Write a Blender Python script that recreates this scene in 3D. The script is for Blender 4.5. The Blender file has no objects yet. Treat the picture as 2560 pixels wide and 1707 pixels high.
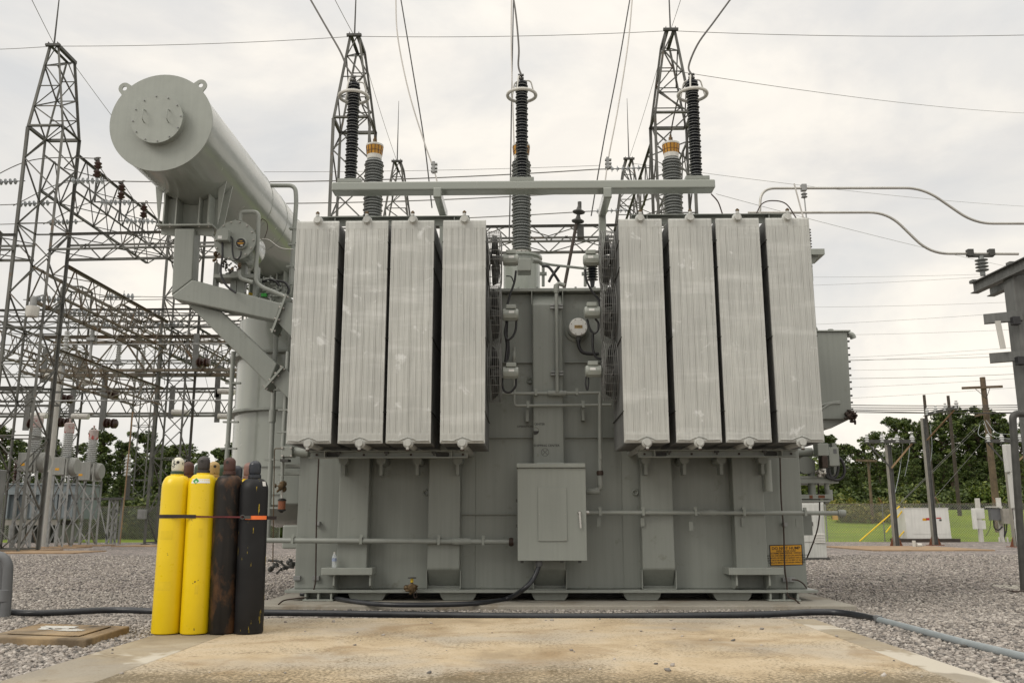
import bpy, math, random
import numpy as np
from mathutils import Vector, Matrix
random.seed(7); np.random.seed(7)
PI = math.pi
scene = bpy.context.scene
COL = scene.collection
V3 = Vector
# ------------------------------------------------------------------ camera
CAMZ = 0.92
YAW, PITCH, ROLL, FPX = 0.01716, 0.20038, -0.00133, 2227.9     # focal length in pixels of the 2560 px wide photograph
def cam_axes():
    cy, sy, cp, sp = math.cos(YAW), math.sin(YAW), math.cos(PITCH), math.sin(PITCH)
    f = V3((-sy*cp, cy*cp, sp)); r = V3((cy, sy, 0)); u = r.cross(f)
    cr, sr = math.cos(ROLL), math.sin(ROLL)
    return cr*r + sr*u, -sr*r + cr*u, f
CR, CU, CF = cam_axes()
CP = V3((0, 0, CAMZ))
def ray(u, v):
    return CR*((u-1280)/FPX) + CU*((853.5-v)/FPX) + CF
def PY(u, v, y):
    d = ray(u, v); return CP + d*(y/d.y)
def PZ(u, v, z):
    d = ray(u, v); return CP + d*((z-CAMZ)/d.z)
cam = bpy.data.cameras.new('camera'); co = bpy.data.objects.new('camera', cam); COL.objects.link(co)
m = Matrix((CR, CU, -CF)).transposed().to_4x4(); m.translation = CP
co.matrix_world = m
cam.sensor_width = 36; cam.lens = FPX/2560*36; cam.clip_end = 3000; cam.clip_start = 0.05
scene.camera = co
# ------------------------------------------------------------------ mesh builder
class MB:
    def __init__(s): s.v = []; s.f = []; s.starts = []
    def add(s, vs, fs):
        n = len(s.v); s.starts.append((n, len(s.f))); s.v.extend([tuple(p) for p in vs]); s.f.extend([tuple(i+n for i in f) for f in fs]); return s
    def bx(s, x0, x1, y0, y1, z0, z1):
        if x0 > x1: x0, x1 = x1, x0
        if y0 > y1: y0, y1 = y1, y0
        if z0 > z1: z0, z1 = z1, z0
        return s.add([(x0,y0,z0),(x1,y0,z0),(x1,y1,z0),(x0,y1,z0),(x0,y0,z1),(x1,y0,z1),(x1,y1,z1),(x0,y1,z1)],
                     [(0,3,2,1),(4,5,6,7),(0,1,5,4),(1,2,6,5),(2,3,7,6),(3,0,4,7)])
    def frame(s, p, q, up=None):
        d = (V3(q)-V3(p)).normalized()
        up = V3(up) if up is not None else (V3((0,0,1)) if abs(d.z) < .95 else V3((0,1,0)))
        a = d.cross(up).normalized(); b = a.cross(d).normalized()
        return d, a, b
    def bar(s, p, q, w, h, up=None):
        p, q = V3(p), V3(q); d, a, b = s.frame(p, q, up)
        vs = [c + a*(sx*w/2) + b*(sz*h/2) for c in (p, q) for sx, sz in ((-1,-1),(1,-1),(1,1),(-1,1))]
        return s.add(vs, [(3,2,1,0),(4,5,6,7),(0,1,5,4),(1,2,6,5),(2,3,7,6),(3,0,4,7)])
    def ang(s, p, q, w, sa=1, sb=1, up=None, t=None):          # L-section rolled steel angle
        p, q = V3(p), V3(q); d, a, b = s.frame(p, q, up); t = t or w*.14
        pr = [(0,0),(w,0),(w,t),(t,t),(t,w),(0,w)]
        vs = [c + a*(x*sa) + b*(y*sb) for c in (p, q) for x, y in pr]
        fs = [(i, (i+1) % 6, 6+(i+1) % 6, 6+i) for i in range(6)] + [(5,4,3,2,1,0), (6,7,8,9,10,11)]
        return s.add(vs, fs)
    def tube(s, pts, r, seg=8, closed=False):
        pts = [V3(p) for p in pts]; n = len(pts)
        t0 = (pts[1]-pts[0]).normalized()
        up = V3((0,0,1)) if abs(t0.z) < .9 else V3((1,0,0))
        a = t0.cross(up).normalized(); rings = []
        for i in range(n):
            if closed: t = (pts[(i+1) % n]-pts[i-1]).normalized()
            else: t = (pts[min(i+1,n-1)]-pts[max(i-1,0)]).normalized()
            a = (a - t*a.dot(t)).normalized(); b = t.cross(a)
            rr = r[i] if isinstance(r, (list, tuple)) else r
            rings.append([pts[i] + a*(rr*math.cos(2*PI*k/seg)) + b*(rr*math.sin(2*PI*k/seg)) for k in range(seg)])
        vs = [p for ring in rings for p in ring]; fs = []
        for i in range(n if closed else n-1):
            j = (i+1) % n
            for k in range(seg):
                fs.append((i*seg+k, i*seg+(k+1) % seg, j*seg+(k+1) % seg, j*seg+k))
        if not closed:
            fs.append(tuple(range(seg-1,-1,-1))); fs.append(tuple((n-1)*seg+k for k in range(seg)))
        return s.add(vs, fs)
    def cyl(s, p, q, r0, r1=None, seg=16):
        r1 = r0 if r1 is None else r1
        return s.tube([p, q], [r0, r1], seg)
    def lathe(s, prof, o, axis=(0,0,1), seg=20):               # prof: (radius, height) list
        o = V3(o); d = V3(axis).normalized()
        up = V3((0,0,1)) if abs(d.z) < .9 else V3((0,1,0))
        a = d.cross(up).normalized(); b = d.cross(a)
        n = len(prof)
        vs = [o + d*z + (a*math.cos(2*PI*k/seg) + b*math.sin(2*PI*k/seg))*max(r,1e-5) for r, z in prof for k in range(seg)]
        fs = [(i*seg+k, (i+1)*seg+k, (i+1)*seg+(k+1) % seg, i*seg+(k+1) % seg) for i in range(n-1) for k in range(seg)]
        if prof[0][0] > 1e-4: fs.append(tuple(range(seg)))
        if prof[-1][0] > 1e-4: fs.append(tuple((n-1)*seg+k for k in range(seg-1,-1,-1)))
        return s.add(vs, fs)
    def prism(s, pts, off):                                    # planar polygon of 3-D points pushed along off
        pts = [V3(p) for p in pts]; n = len(pts); off = V3(off)
        return s.add(pts + [p+off for p in pts], [tuple(range(n)), tuple(range(2*n-1,n-1,-1))] +
                     [(i, n+i, n+(i+1) % n, (i+1) % n) for i in range(n)])
    def build(s, name, mat, parent=None, smooth=None, bevel=0, seg=2):
        me = bpy.data.meshes.new(name); me.from_pydata(s.v, [], s.f); me.update()
        import bmesh
        bm = bmesh.new(); bm.from_mesh(me); bmesh.ops.recalc_face_normals(bm, faces=bm.faces); bm.to_mesh(me); bm.free()
        me.materials.append(mat)
        if smooth:
            for p in me.polygons: p.use_smooth = True
            me.set_sharp_from_angle(angle=math.radians(smooth))
        o = bpy.data.objects.new(name, me); COL.objects.link(o)
        if bevel:
            b = o.modifiers.new('bevel', 'BEVEL'); b.width = bevel; b.segments = seg; b.limit_method = 'ANGLE'; b.angle_limit = math.radians(40)
            b.harden_normals = False
        if parent is not None: attach(o, parent)
        return o
    def each(s, name, mat, parent=None, per=1, **k):           # every piece (a run of `per` add calls) as an object of its own
        st = s.starts + [(len(s.v), len(s.f))]; out = []
        for i in range(0, len(s.starts), per):
            (v0, f0), (v1, f1) = st[i], st[min(i+per, len(st)-1)]
            b = MB(); b.v = s.v[v0:v1]; b.f = [tuple(j-v0 for j in f) for f in s.f[f0:f1]]; out.append(b.build(name, mat, parent, **k))
        return out
def attach(o, parent):
    o.parent = parent
    if parent.type == 'EMPTY': o.matrix_parent_inverse = Matrix.Translation(-V3(parent.location))
def tag(o, label=None, cat=None, group=None, kind=None):
    if label: o['label'] = label
    if cat: o['category'] = cat
    if group: o['group'] = group
    if kind: o['kind'] = kind
    return o
def thing(name, label, cat, loc, group=None):
    o = bpy.data.objects.new(name, None); COL.objects.link(o); o.location = loc; o.empty_display_size = .2
    return tag(o, label, cat, group)
def copy_tree(o, parent=None, name=None):
    c = o.copy(); COL.objects.link(c)
    if parent is not None:
        inv = o.matrix_parent_inverse.copy(); c.parent = parent; c.matrix_parent_inverse = inv
    for ch in list(o.children): copy_tree(ch, c)
    return c
def arc(c, a, b, r, t0, t1, n=8):
    c, a, b = V3(c), V3(a), V3(b)
    return [c + a*(r*math.cos(t0+(t1-t0)*i/n)) + b*(r*math.sin(t0+(t1-t0)*i/n)) for i in range(n+1)]
def bend(pts, r=.06, n=5):                                     # round the corners of a polyline
    pts = [V3(p) for p in pts]; out = [pts[0]]
    for i in range(1, len(pts)-1):
        p, a, b = pts[i], pts[i-1]-pts[i], pts[i+1]-pts[i]
        k = min(r, a.length*.45, b.length*.45); a = a.normalized()*k; b = b.normalized()*k
        for j in range(n+1):
            t = j/n; out.append(p + a*(1-t)**2 + b*t**2)
    out.append(pts[-1]); return out
def spline(pts, n=8):                                          # Catmull-Rom through points
    pts = [V3(p) for p in pts]; P = [pts[0]*2-pts[1]] + pts + [pts[-1]*2-pts[-2]]; out = []
    for i in range(1, len(P)-2):
        for j in range(n):
            t = j/n; a, b, c, d = P[i-1:i+3]
            out.append(.5*((2*b) + (c-a)*t + (2*a-5*b+4*c-d)*t*t + (3*b-a-3*c+d)*t**3))
    out.append(pts[-1]); return out
def sag(p, q, s, n=14):
    p, q = V3(p), V3(q)
    return [p.lerp(q, i/n) - V3((0,0,s*4*(i/n)*(1-i/n))) for i in range(n+1)]
def text_mesh(body, size, origin, name, mat, parent, xdir=(1,0,0), zdir=(0,0,1), align='CENTER', xs=1.0):
    cu = bpy.data.curves.new('t', 'FONT'); cu.body = body; cu.size = size; cu.align_x = align; cu.align_y = 'CENTER'; cu.resolution_u = 2; cu.extrude = .0006; cu.offset = size*.012
    t = bpy.data.objects.new('t', cu); COL.objects.link(t)
    dg = bpy.context.evaluated_depsgraph_get(); dg.update()
    me = bpy.data.meshes.new_from_object(t.evaluated_get(dg)); bpy.data.objects.remove(t); bpy.data.curves.remove(cu)
    X, Z = V3(xdir).normalized(), V3(zdir).normalized(); N = X.cross(Z)
    M = Matrix((X*xs, Z, N)).transposed().to_4x4(); M.translation = V3(origin)
    me.transform(M); me.materials.clear(); me.materials.append(mat); me.name = name
    o = bpy.data.objects.new(name, me); COL.objects.link(o)
    if parent is not None: attach(o, parent)
    return o
# ------------------------------------------------------------------ materials
def nodes(name):
    m = bpy.data.materials.new(name); m.use_nodes = True
    nt = m.node_tree; return m, nt, nt.nodes['Principled BSDF']
def N(nt, t, **k):
    n = nt.nodes.new(t)
    for a, b in k.items():
        if a.startswith('i_'): n.inputs[int(a[2:])].default_value = b
        else: setattr(n, a, b)
    return n
def lk(nt, a, b): nt.links.new(a, b)
def coords(nt, scale=(1,1,1)):
    tc = N(nt, 'ShaderNodeTexCoord'); mp = N(nt, 'ShaderNodeMapping'); mp.inputs['Scale'].default_value = scale
    lk(nt, tc.outputs['Object'], mp.inputs['Vector']); return mp.outputs['Vector']
def noise(nt, vec, scale, detail=4, rough=.55, dist=0):
    n = N(nt, 'ShaderNodeTexNoise'); n.inputs['Scale'].default_value = scale; n.inputs['Detail'].default_value = detail
    n.inputs['Roughness'].default_value = rough; n.inputs['Distortion'].default_value = dist
    if vec is not None: lk(nt, vec, n.inputs['Vector'])
    return n.outputs['Fac']
def ramp(nt, fac, stops):
    r = N(nt, 'ShaderNodeValToRGB'); e = r.color_ramp.elements
    while len(e) < len(stops): e.new(.5)
    for i, (p, c) in enumerate(stops):
        e[i].position = p; e[i].color = (*c, 1) if len(c) == 3 else c
    lk(nt, fac, r.inputs['Fac']); return r.outputs['Color']
def mix(nt, fac, a, b, mode='MIX'):
    x = N(nt, 'ShaderNodeMix', data_type='RGBA', blend_type=mode)
    for sock, val in ((x.inputs['Factor'], fac), (x.inputs['A'], a), (x.inputs['B'], b)):
        if isinstance(val, bpy.types.NodeSocket): lk(nt, val, sock)
        elif isinstance(val, (int, float)): sock.default_value = val
        else: sock.default_value = (*val, 1)
    return x.outputs['Result']
def bump(nt, bs, h, strength=.3, dist=.01):
    b = N(nt, 'ShaderNodeBump'); b.inputs['Strength'].default_value = strength; b.inputs['Distance'].default_value = dist
    lk(nt, h, b.inputs['Height']); lk(nt, b.outputs['Normal'], bs.inputs['Normal'])
def mul(c, k): return tuple(max(0, min(1, x*k)) for x in c)
def mat(name, col, rough=.5, metal=0., var=.12, scale=2.5, streak=0., bumps=0., bscale=60, spots=None, spot_t=(.62,.7), spot_s=18, spot_m=(1,1,1)):
    m, nt, bs = nodes(name); vec = coords(nt)
    c = ramp(nt, noise(nt, vec, scale, 5), [(.3, mul(col, 1-var)), (.7, mul(col, 1+var))])
    if streak:
        s = noise(nt, coords(nt, (9,9,.35)), 2.2, 5, .6)
        c = mix(nt, 1., c, ramp(nt, s, [(.35, (1-streak,)*3), (.6, (1,1,1))]), 'MULTIPLY')
    if spots:
        s = ramp(nt, noise(nt, coords(nt, spot_m), spot_s, 5, .65), [(spot_t[0], (0,0,0)), (spot_t[1], (1,1,1))])
        c = mix(nt, s, c, spots)
    lk(nt, c, bs.inputs['Base Color'])
    rr = ramp(nt, noise(nt, vec, scale*4, 4), [(.3, (max(0,rough-.08),)*3), (.7, (min(1,rough+.08),)*3)])
    lk(nt, rr, bs.inputs['Roughness'])
    bs.inputs['Metallic'].default_value = metal
    if bumps: bump(nt, bs, noise(nt, vec, bscale, 4), bumps, .004)
    return m
MT = {}
MT['paint'] = mat('grey_enamel_paint', (.238,.254,.229), .42, var=.06, scale=1.1, streak=.08, spots=(.15,.15,.12), spot_t=(.62,.78), spot_s=5, bumps=.12, bscale=90)
MT['paint2'] = mat('grey_enamel_paint_light', (.28,.298,.268), .38, var=.05, scale=2, streak=.06, bumps=.08, bscale=90)
MT['tankpaint'] = mat('grey_tank_paint', (.262,.280,.25), .2, var=.03, scale=.7)
MT['tankpaint'].node_tree.nodes['Principled BSDF'].inputs['Coat Weight'].default_value = .5
MT['tankpaint'].node_tree.nodes['Principled BSDF'].inputs['Coat Roughness'].default_value = .12
MT['duct'] = mat('grey_conduit_paint', (.27,.285,.26), .45, var=.08, scale=5)
MT['dark'] = mat('dark_steel', (.055,.055,.05), .6, var=.3, scale=8)
MT['black'] = mat('black_rubber', (.018,.018,.02), .45, var=.25, scale=12)
MT['hose'] = mat('black_hose', (.022,.024,.028), .38, var=.3, scale=6)
MT['silicone'] = mat('black_silicone_sheds', (.012,.014,.018), .32, var=.2, scale=10)
MT['shed_glint'] = mat('grey_shed_glint', (.2,.21,.21), .4, var=.1)  # pale rims: light reflected along the shed edges put into the colour
MT['porcelain'] = mat('grey_porcelain', (.19,.2,.195), .25, var=.08, scale=6)
MT['porcelain_lt'] = mat('pale_porcelain', (.46,.47,.46), .25, var=.08, scale=6)
MT['brownporc'] = mat('brown_porcelain', (.045,.022,.016), .25, var=.25, scale=8)
MT['glass'] = mat('glass_disc', (.3,.32,.33), .2, var=.08, scale=8)
MT['galv'] = mat('galvanised_steel', (.27,.275,.27), .5, .35, var=.18, scale=5, streak=.15)
MT['lattice'] = mat('weathered_lattice_steel', (.11,.11,.10), .6, .3, var=.3, scale=1.5, spots=(.12,.08,.05), spot_t=(.6,.72), spot_s=1.6)
MT['lattice2'] = mat('rusting_lattice_steel', (.15,.133,.105), .65, .25, var=.3, scale=1.5, spots=(.16,.10,.05), spot_t=(.5,.7), spot_s=1.2)
MT['alu'] = mat('aluminium_tube', (.42,.41,.38), .4, .6, var=.12, scale=6)
MT['wire'] = mat('aluminium_conductor', (.16,.155,.145), .55, .4, var=.1)
MT['wire_lt'] = mat('bright_conductor', (.5,.48,.45), .45, .2, var=.1)
MT['copper'] = mat('weathered_copper', (.05,.032,.024), .55, .3, var=.3, scale=20)
MT['brass'] = mat('tarnished_brass', (.10,.066,.032), .5, .5, var=.35, scale=30)
MT['chrome'] = mat('chrome', (.45,.44,.42), .3, .9, var=.05)
MT['bolt'] = mat('zinc_bolt', (.38,.36,.33), .4, .7, var=.2, scale=30)
MT['white'] = mat('white_enamel', (.66,.66,.63), .45, var=.06, scale=2, streak=.08)
MT['offwhite'] = mat('off_white_plastic', (.55,.54,.5), .5, var=.06, scale=3, streak=.1)
MT['whitelabel'] = mat('white_label', (.7,.7,.68), .5, var=.05)
MT['amber'] = mat('amber_oil_glass', (.46,.22,.012), .12, var=.25, scale=9)
MT['amberdk'] = mat('dark_amber_glass', (.12,.05,.01), .2, var=.2)  # dark window bars and band of the oil domes
MT['orange'] = mat('orange_strap', (.85,.18,.04), .6, var=.1)
MT['strap'] = mat('black_webbing', (.02,.012,.012), .7, var=.3, scale=30)
MT['redstrap'] = mat('dark_red_webbing', (.10,.012,.015), .7, var=.3, scale=30)
MT['green'] = mat('green_tag', (.02,.26,.03), .5, var=.1)
MT['yellowtag'] = mat('yellow_plastic', (.6,.42,.02), .5, var=.1)
MT['signy'] = mat('amber_sign', (.62,.30,.008), .45, var=.05)
MT['ink'] = mat('black_ink', (.015,.014,.012), .5, var=.1)
MT['redink'] = mat('red_ink', (.4,.02,.02), .5, var=.1)
MT['wood'] = mat('weathered_pole_wood', (.12,.085,.055), .8, var=.3, scale=4, streak=.3, bumps=.4, bscale=40)
MT['darkwood'] = mat('dark_pole_wood', (.05,.038,.03), .8, var=.3, scale=4, streak=.2)
MT['polestl'] = mat('pale_steel_lit_flange', (.30,.285,.25), .5, .2, var=.15, scale=3, streak=.15)
MT['silica'] = mat('orange_silica_gel', (.23,.075,.03), .5, var=.35, scale=60)
MT['rust'] = mat('rusty_plate', (.16,.06,.03), .8, var=.4, scale=14)
MT['yellowguy'] = mat('yellow_guy_guard', (.75,.5,.02), .5, var=.08)
MT['pvc'] = mat('grey_pvc', (.12,.125,.13), .45, var=.12, scale=5)
MT['pvcpale'] = mat('pale_grey_pvc', (.25,.28,.29), .4, var=.1, scale=5)
MT['bark'] = mat('pine_bark', (.06,.042,.03), .9, var=.35, scale=4)
MT['clay'] = mat('red_brown_concrete', (.28,.19,.11), .9, var=.25, scale=3, bumps=.3)
MT['cyl_yellow'] = mat('chipped_yellow_paint', (.76,.54,.005), .34, var=.04, scale=4, spots=(.10,.06,.02), spot_t=(.685,.70), spot_s=11)
MT['cyl_brown'] = mat('rust_stained_black_paint', (.013,.011,.010), .5, var=.3, scale=5, streak=.5, spots=(.075,.036,.016), spot_t=(.49,.66), spot_s=8, spot_m=(1,1,.6))
MT['cyl_black'] = mat('scraped_black_paint', (.0095,.0098,.011), .5, var=.3, scale=5, spots=(.42,.31,.02), spot_t=(.655,.665), spot_s=12, spot_m=(2.6,2.6,.34))
for k_ in ('cyl_brown', 'cyl_black'): MT[k_].node_tree.nodes['Principled BSDF'].inputs['Specular IOR Level'].default_value = .28
MT['cap_white'] = mat('chipped_white_cap', (.62,.6,.5), .5, var=.08, spots=(.03,.035,.03), spot_t=(.58,.60), spot_s=24)
MT['cap_dark'] = mat('dark_scuffed_cap', (.035,.03,.028), .45, var=.3, spots=(.2,.15,.11), spot_t=(.66,.75), spot_s=24)
MT['cap_brown'] = mat('rust_brown_cap', (.07,.03,.022), .6, var=.3, scale=14)
MT['cap_tan'] = mat('tan_cap', (.42,.28,.1), .5, var=.2, spots=(.06,.04,.02), spot_t=(.66,.7), spot_s=26)
MT['cap_green'] = mat('green_cap', (.03,.06,.035), .5, var=.25)
MT['cap_navy'] = mat('navy_cap', (.014,.018,.026), .3, var=.25)
MT['cap_pink'] = mat('faded_red_cap', (.2,.11,.09), .6, var=.4, scale=10)
def radiator_mat():
    m, nt, bs = nodes('zinc_radiator_steel'); vec = coords(nt)
    oi = N(nt, 'ShaderNodeObjectInfo')
    off = N(nt, 'ShaderNodeVectorMath', operation='SCALE'); off.inputs['Scale'].default_value = 37
    cmb = N(nt, 'ShaderNodeCombineXYZ'); 
    for i in range(3): lk(nt, oi.outputs['Random'], cmb.inputs[i])
    lk(nt, cmb.outputs[0], off.inputs[0])
    ad = N(nt, 'ShaderNodeVectorMath', operation='ADD'); lk(nt, vec, ad.inputs[0]); lk(nt, off.outputs[0], ad.inputs[1]); v = ad.outputs[0]
    c = ramp(nt, noise(nt, v, 1.6, 6, .6), [(.3, (.385,.39,.372)), (.7, (.475,.48,.455))])
    # horizontal bleached bands and vertical streaks
    mp = N(nt, 'ShaderNodeMapping'); mp.inputs['Scale'].default_value = (.5,.5,3.2); lk(nt, v, mp.inputs['Vector'])
    c = mix(nt, ramp(nt, noise(nt, mp.outputs[0], 1.5, 5, .6), [(.52,(0,0,0)),(.72,(.6,.6,.6))]), c, (.62,.63,.61))
    mp2 = N(nt, 'ShaderNodeMapping'); mp2.inputs['Scale'].default_value = (22,2,.7); lk(nt, v, mp2.inputs['Vector'])
    c = mix(nt, 1., c, ramp(nt, noise(nt, mp2.outputs[0], 2, 5, .65), [(.3,(.80,.80,.79)),(.58,(1.02,1.02,1.01))]), 'MULTIPLY')
    c = mix(nt, ramp(nt, noise(nt, v, 3.1, 4, .7, .4), [(.62,(0,0,0)),(.70,(.6,.6,.6))]), c, (.72,.73,.72))
    mp3 = N(nt, 'ShaderNodeMapping'); mp3.inputs['Scale'].default_value = (7,2,1.6); mp3.inputs['Location'].default_value = (5,3,2); lk(nt, v, mp3.inputs['Vector'])
    c = mix(nt, ramp(nt, noise(nt, mp3.outputs[0], 1.3, 5, .6), [(.66,(0,0,0)),(.78,(.5,.5,.5))]), c, (.17,.17,.155))
    lk(nt, c, bs.inputs['Base Color']); bs.inputs['Metallic'].default_value = .1; bs.inputs['Roughness'].default_value = .5
    bump(nt, bs, noise(nt, v, 45, 4), .12, .004)
    return m
MT['rad'] = radiator_mat()
MT['fins'] = mat('shadowed_fin_steel', (.13,.133,.128), .6, var=.2, scale=3)  # inner fins darkened: shade of the enclosed gaps put into the colour
MT['frame'] = mat('dull_galvanised_frame', (.135,.138,.132), .55, .25, var=.18, scale=4, streak=.2)
MT['ctgrey'] = mat('pale_grey_enamel', (.27,.275,.255), .45, var=.07, scale=2, streak=.12)
MT['cage'] = mat('dark_fan_wire', (.26,.26,.25), .45, .4, var=.15)
MT['leadgrey'] = mat('grey_stranded_lead', (.085,.08,.072), .6, .3, var=.15)
def island_mat(name, stops, rough=.9, extra=None):
    m, nt, bs = nodes(name); g = N(nt, 'ShaderNodeNewGeometry')
    c = ramp(nt, g.outputs['Random Per Island'], stops)
    if extra:
        c = mix(nt, ramp(nt, noise(nt, coords(nt), extra[0], 3), [(.35, extra[1]), (.65, extra[2])]), c, c, 'MULTIPLY') if False else \
            mix(nt, 1., c, ramp(nt, noise(nt, coords(nt), extra[0], 3), [(.35, extra[1]), (.65, extra[2])]), 'MULTIPLY')
    lk(nt, c, bs.inputs['Base Color']); bs.inputs['Roughness'].default_value = rough
    return m
MT['stone'] = island_mat('gravel_stone', [(0,(.10,.094,.088)),(.2,(.20,.182,.164)),(.5,(.285,.256,.228)),(.78,(.355,.317,.28)),(1,(.48,.445,.40))], .85)
def leaf_mat(name, a, b, c_):
    m = island_mat(name, [(0,a),(.5,b),(1,c_)], .65, (.35,(.55,.6,.6),(1.25,1.2,1.1)))
    return m
MT['leaf'] = leaf_mat('broadleaf_foliage', (.032,.056,.009), (.066,.10,.015), (.13,.155,.026))
MT['pine'] = leaf_mat('pine_needles', (.027,.05,.010), (.060,.096,.016), (.118,.150,.028))
MT['bush'] = leaf_mat('yellow_green_brush', (.09,.115,.018), (.17,.18,.025), (.27,.22,.04))
def ground_mat():
    m, nt, bs = nodes('crushed_stone_ground'); vec = coords(nt)
    vo = N(nt, 'ShaderNodeTexVoronoi'); vo.inputs['Scale'].default_value = 24; lk(nt, vec, vo.inputs['Vector'])
    sep = N(nt, 'ShaderNodeSeparateColor'); lk(nt, vo.outputs['Color'], sep.inputs[0])
    c = ramp(nt, sep.outputs[0], [(0,(.12,.112,.112)),(.3,(.26,.24,.225)),(.6,(.39,.355,.33)),(1,(.58,.54,.50))])
    edge = ramp(nt, vo.outputs['Distance'], [(.0,(1,1,1)),(.9,(.35,.33,.33))])
    c = mix(nt, 1., c, edge, 'MULTIPLY')
    big = ramp(nt, noise(nt, vec, .55, 5, .6), [(.3,(.80,.79,.80)),(.7,(1.15,1.13,1.1))])
    vo2 = N(nt, 'ShaderNodeTexVoronoi'); vo2.inputs['Scale'].default_value = 7.5; lk(nt, vec, vo2.inputs['Vector'])
    sep2 = N(nt, 'ShaderNodeSeparateColor'); lk(nt, vo2.outputs['Color'], sep2.inputs[0])
    c = mix(nt, 1., c, ramp(nt, sep2.outputs[1], [(0,(.62,.61,.62)),(.5,(1,1,1)),(1,(1.45,1.42,1.38))]), 'MULTIPLY')
    c = mix(nt, 1., c, ramp(nt, noise(nt, vec, 3.2, 4, .7), [(.35,(.8,.8,.81)),(.62,(1.15,1.14,1.12))]), 'MULTIPLY')
    c = mix(nt, 1., c, big, 'MULTIPLY')
    lk(nt, c, bs.inputs['Base Color']); bs.inputs['Roughness'].default_value = .95
    bump(nt, bs, vo.outputs['Distance'], -.8 if False else .9, .03)
    return m
MT['gravel'] = ground_mat()
def grass_mat():
    m, nt, bs = nodes('mown_grass'); vec = coords(nt)
    c = ramp(nt, noise(nt, vec, .35, 5, .6), [(.3,(.13,.185,.014)),(.55,(.18,.26,.010)),(.75,(.25,.28,.02))])
    c = mix(nt, 1., c, ramp(nt, noise(nt, vec, 9, 3), [(.3,(.7,.7,.7)),(.7,(1.15,1.15,1.1))]), 'MULTIPLY')
    lk(nt, c, bs.inputs['Base Color']); bs.inputs['Roughness'].default_value = .95
    bump(nt, bs, noise(nt, vec, 14, 4), .6, .05); return m
MT['grass'] = grass_mat()
def concrete(name, stops, stain, moss=None, patch=None, scale=1.1):
    m, nt, bs = nodes(name); vec = coords(nt)
    c = ramp(nt, noise(nt, coords(nt, (1,.8,1)), scale, 8, .66, .5), stops)
    # soft brown tide stains stretched across the slab, thin rusty scrapes, fine grit
    s = ramp(nt, noise(nt, coords(nt, (1,.95,1)), 1.25, 8, .64, .5), [(.52,(0,0,0)),(.66,(.75,.75,.75))])
    gp = ramp(nt, noise(nt, coords(nt, (.8,1,1)), .62, 4, .55), [(.47,(0,0,0)),(.60,(.6,.6,.6))])
    c = mix(nt, gp, c, tuple(sum(stops[1][1])/3*k for k in (1.08,1.0,.86)))
    c = mix(nt, s, c, stain)
    s2 = ramp(nt, noise(nt, coords(nt, (1,1.15,1)), 2.3, 7, .7, .6), [(.60,(0,0,0)),(.68,(.9,.9,.9))])
    c = mix(nt, s2, c, mul(stain, .72))
    c = mix(nt, 1., c, ramp(nt, noise(nt, vec, 55, 4, .7), [(.28,(.86,.85,.83)),(.55,(1.02,1.02,1.02))]), 'MULTIPLY')
    if patch:
        p = ramp(nt, noise(nt, coords(nt, (1.4,.8,1)), .9, 4, .6, .5), [(.53,(0,0,0)),(.58,(.85,.85,.85))])
        c = mix(nt, p, c, patch)
    if moss:                                                   # dark lichen specks gathering toward the near end of the slab
        tc = N(nt, 'ShaderNodeTexCoord'); sp = N(nt, 'ShaderNodeSeparateXYZ'); lk(nt, tc.outputs['Object'], sp.inputs[0])
        mr = N(nt, 'ShaderNodeMapRange'); mr.inputs['From Min'].default_value = 6.25; mr.inputs['From Max'].default_value = 5.35; lk(nt, sp.outputs['Y'], mr.inputs['Value'])
        fine = noise(nt, vec, 38, 6, .75)
        blot = noise(nt, coords(nt, (.8,.8,1)), 1.6, 6, .65)
        a = N(nt, 'ShaderNodeMath', operation='MULTIPLY_ADD'); lk(nt, mr.outputs[0], a.inputs[0]); a.inputs[1].default_value = .19; lk(nt, fine, a.inputs[2])
        b = N(nt, 'ShaderNodeMath', operation='MULTIPLY_ADD'); lk(nt, blot, b.inputs[0]); b.inputs[1].default_value = .42; lk(nt, a.outputs[0], b.inputs[2])
        k = ramp(nt, b.outputs[0], [(.75,(0,0,0)),(.85,(.85,.85,.85))])
        c = mix(nt, k, c, moss)
    lk(nt, c, bs.inputs['Base Color']); bs.inputs['Roughness'].default_value = .85
    bump(nt, bs, noise(nt, vec, 90, 6, .7), .15, .004)
    return m
MT['slab'] = concrete('sandy_stained_concrete', [(.34,(.33,.255,.16)),(.46,(.44,.345,.22)),(.56,(.50,.405,.275)),(.68,(.47,.40,.295))], (.27,.185,.095), (.10,.075,.035))
MT['band'] = concrete('grey_buff_concrete', [(.36,(.24,.195,.13)),(.5,(.32,.265,.18)),(.64,(.38,.325,.235))], (.23,.175,.105), None, (.52,.48,.40))
MT['pad'] = concrete('pale_grey_concrete', [(.3,(.27,.25,.21)),(.6,(.34,.32,.27)),(.75,(.38,.36,.31))], (.22,.18,.13))
MT['vault'] = concrete('weathered_vault_concrete', [(.36,(.10,.072,.042)),(.5,(.24,.165,.085)),(.62,(.34,.25,.145))], (.055,.042,.028), None, None)
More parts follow.
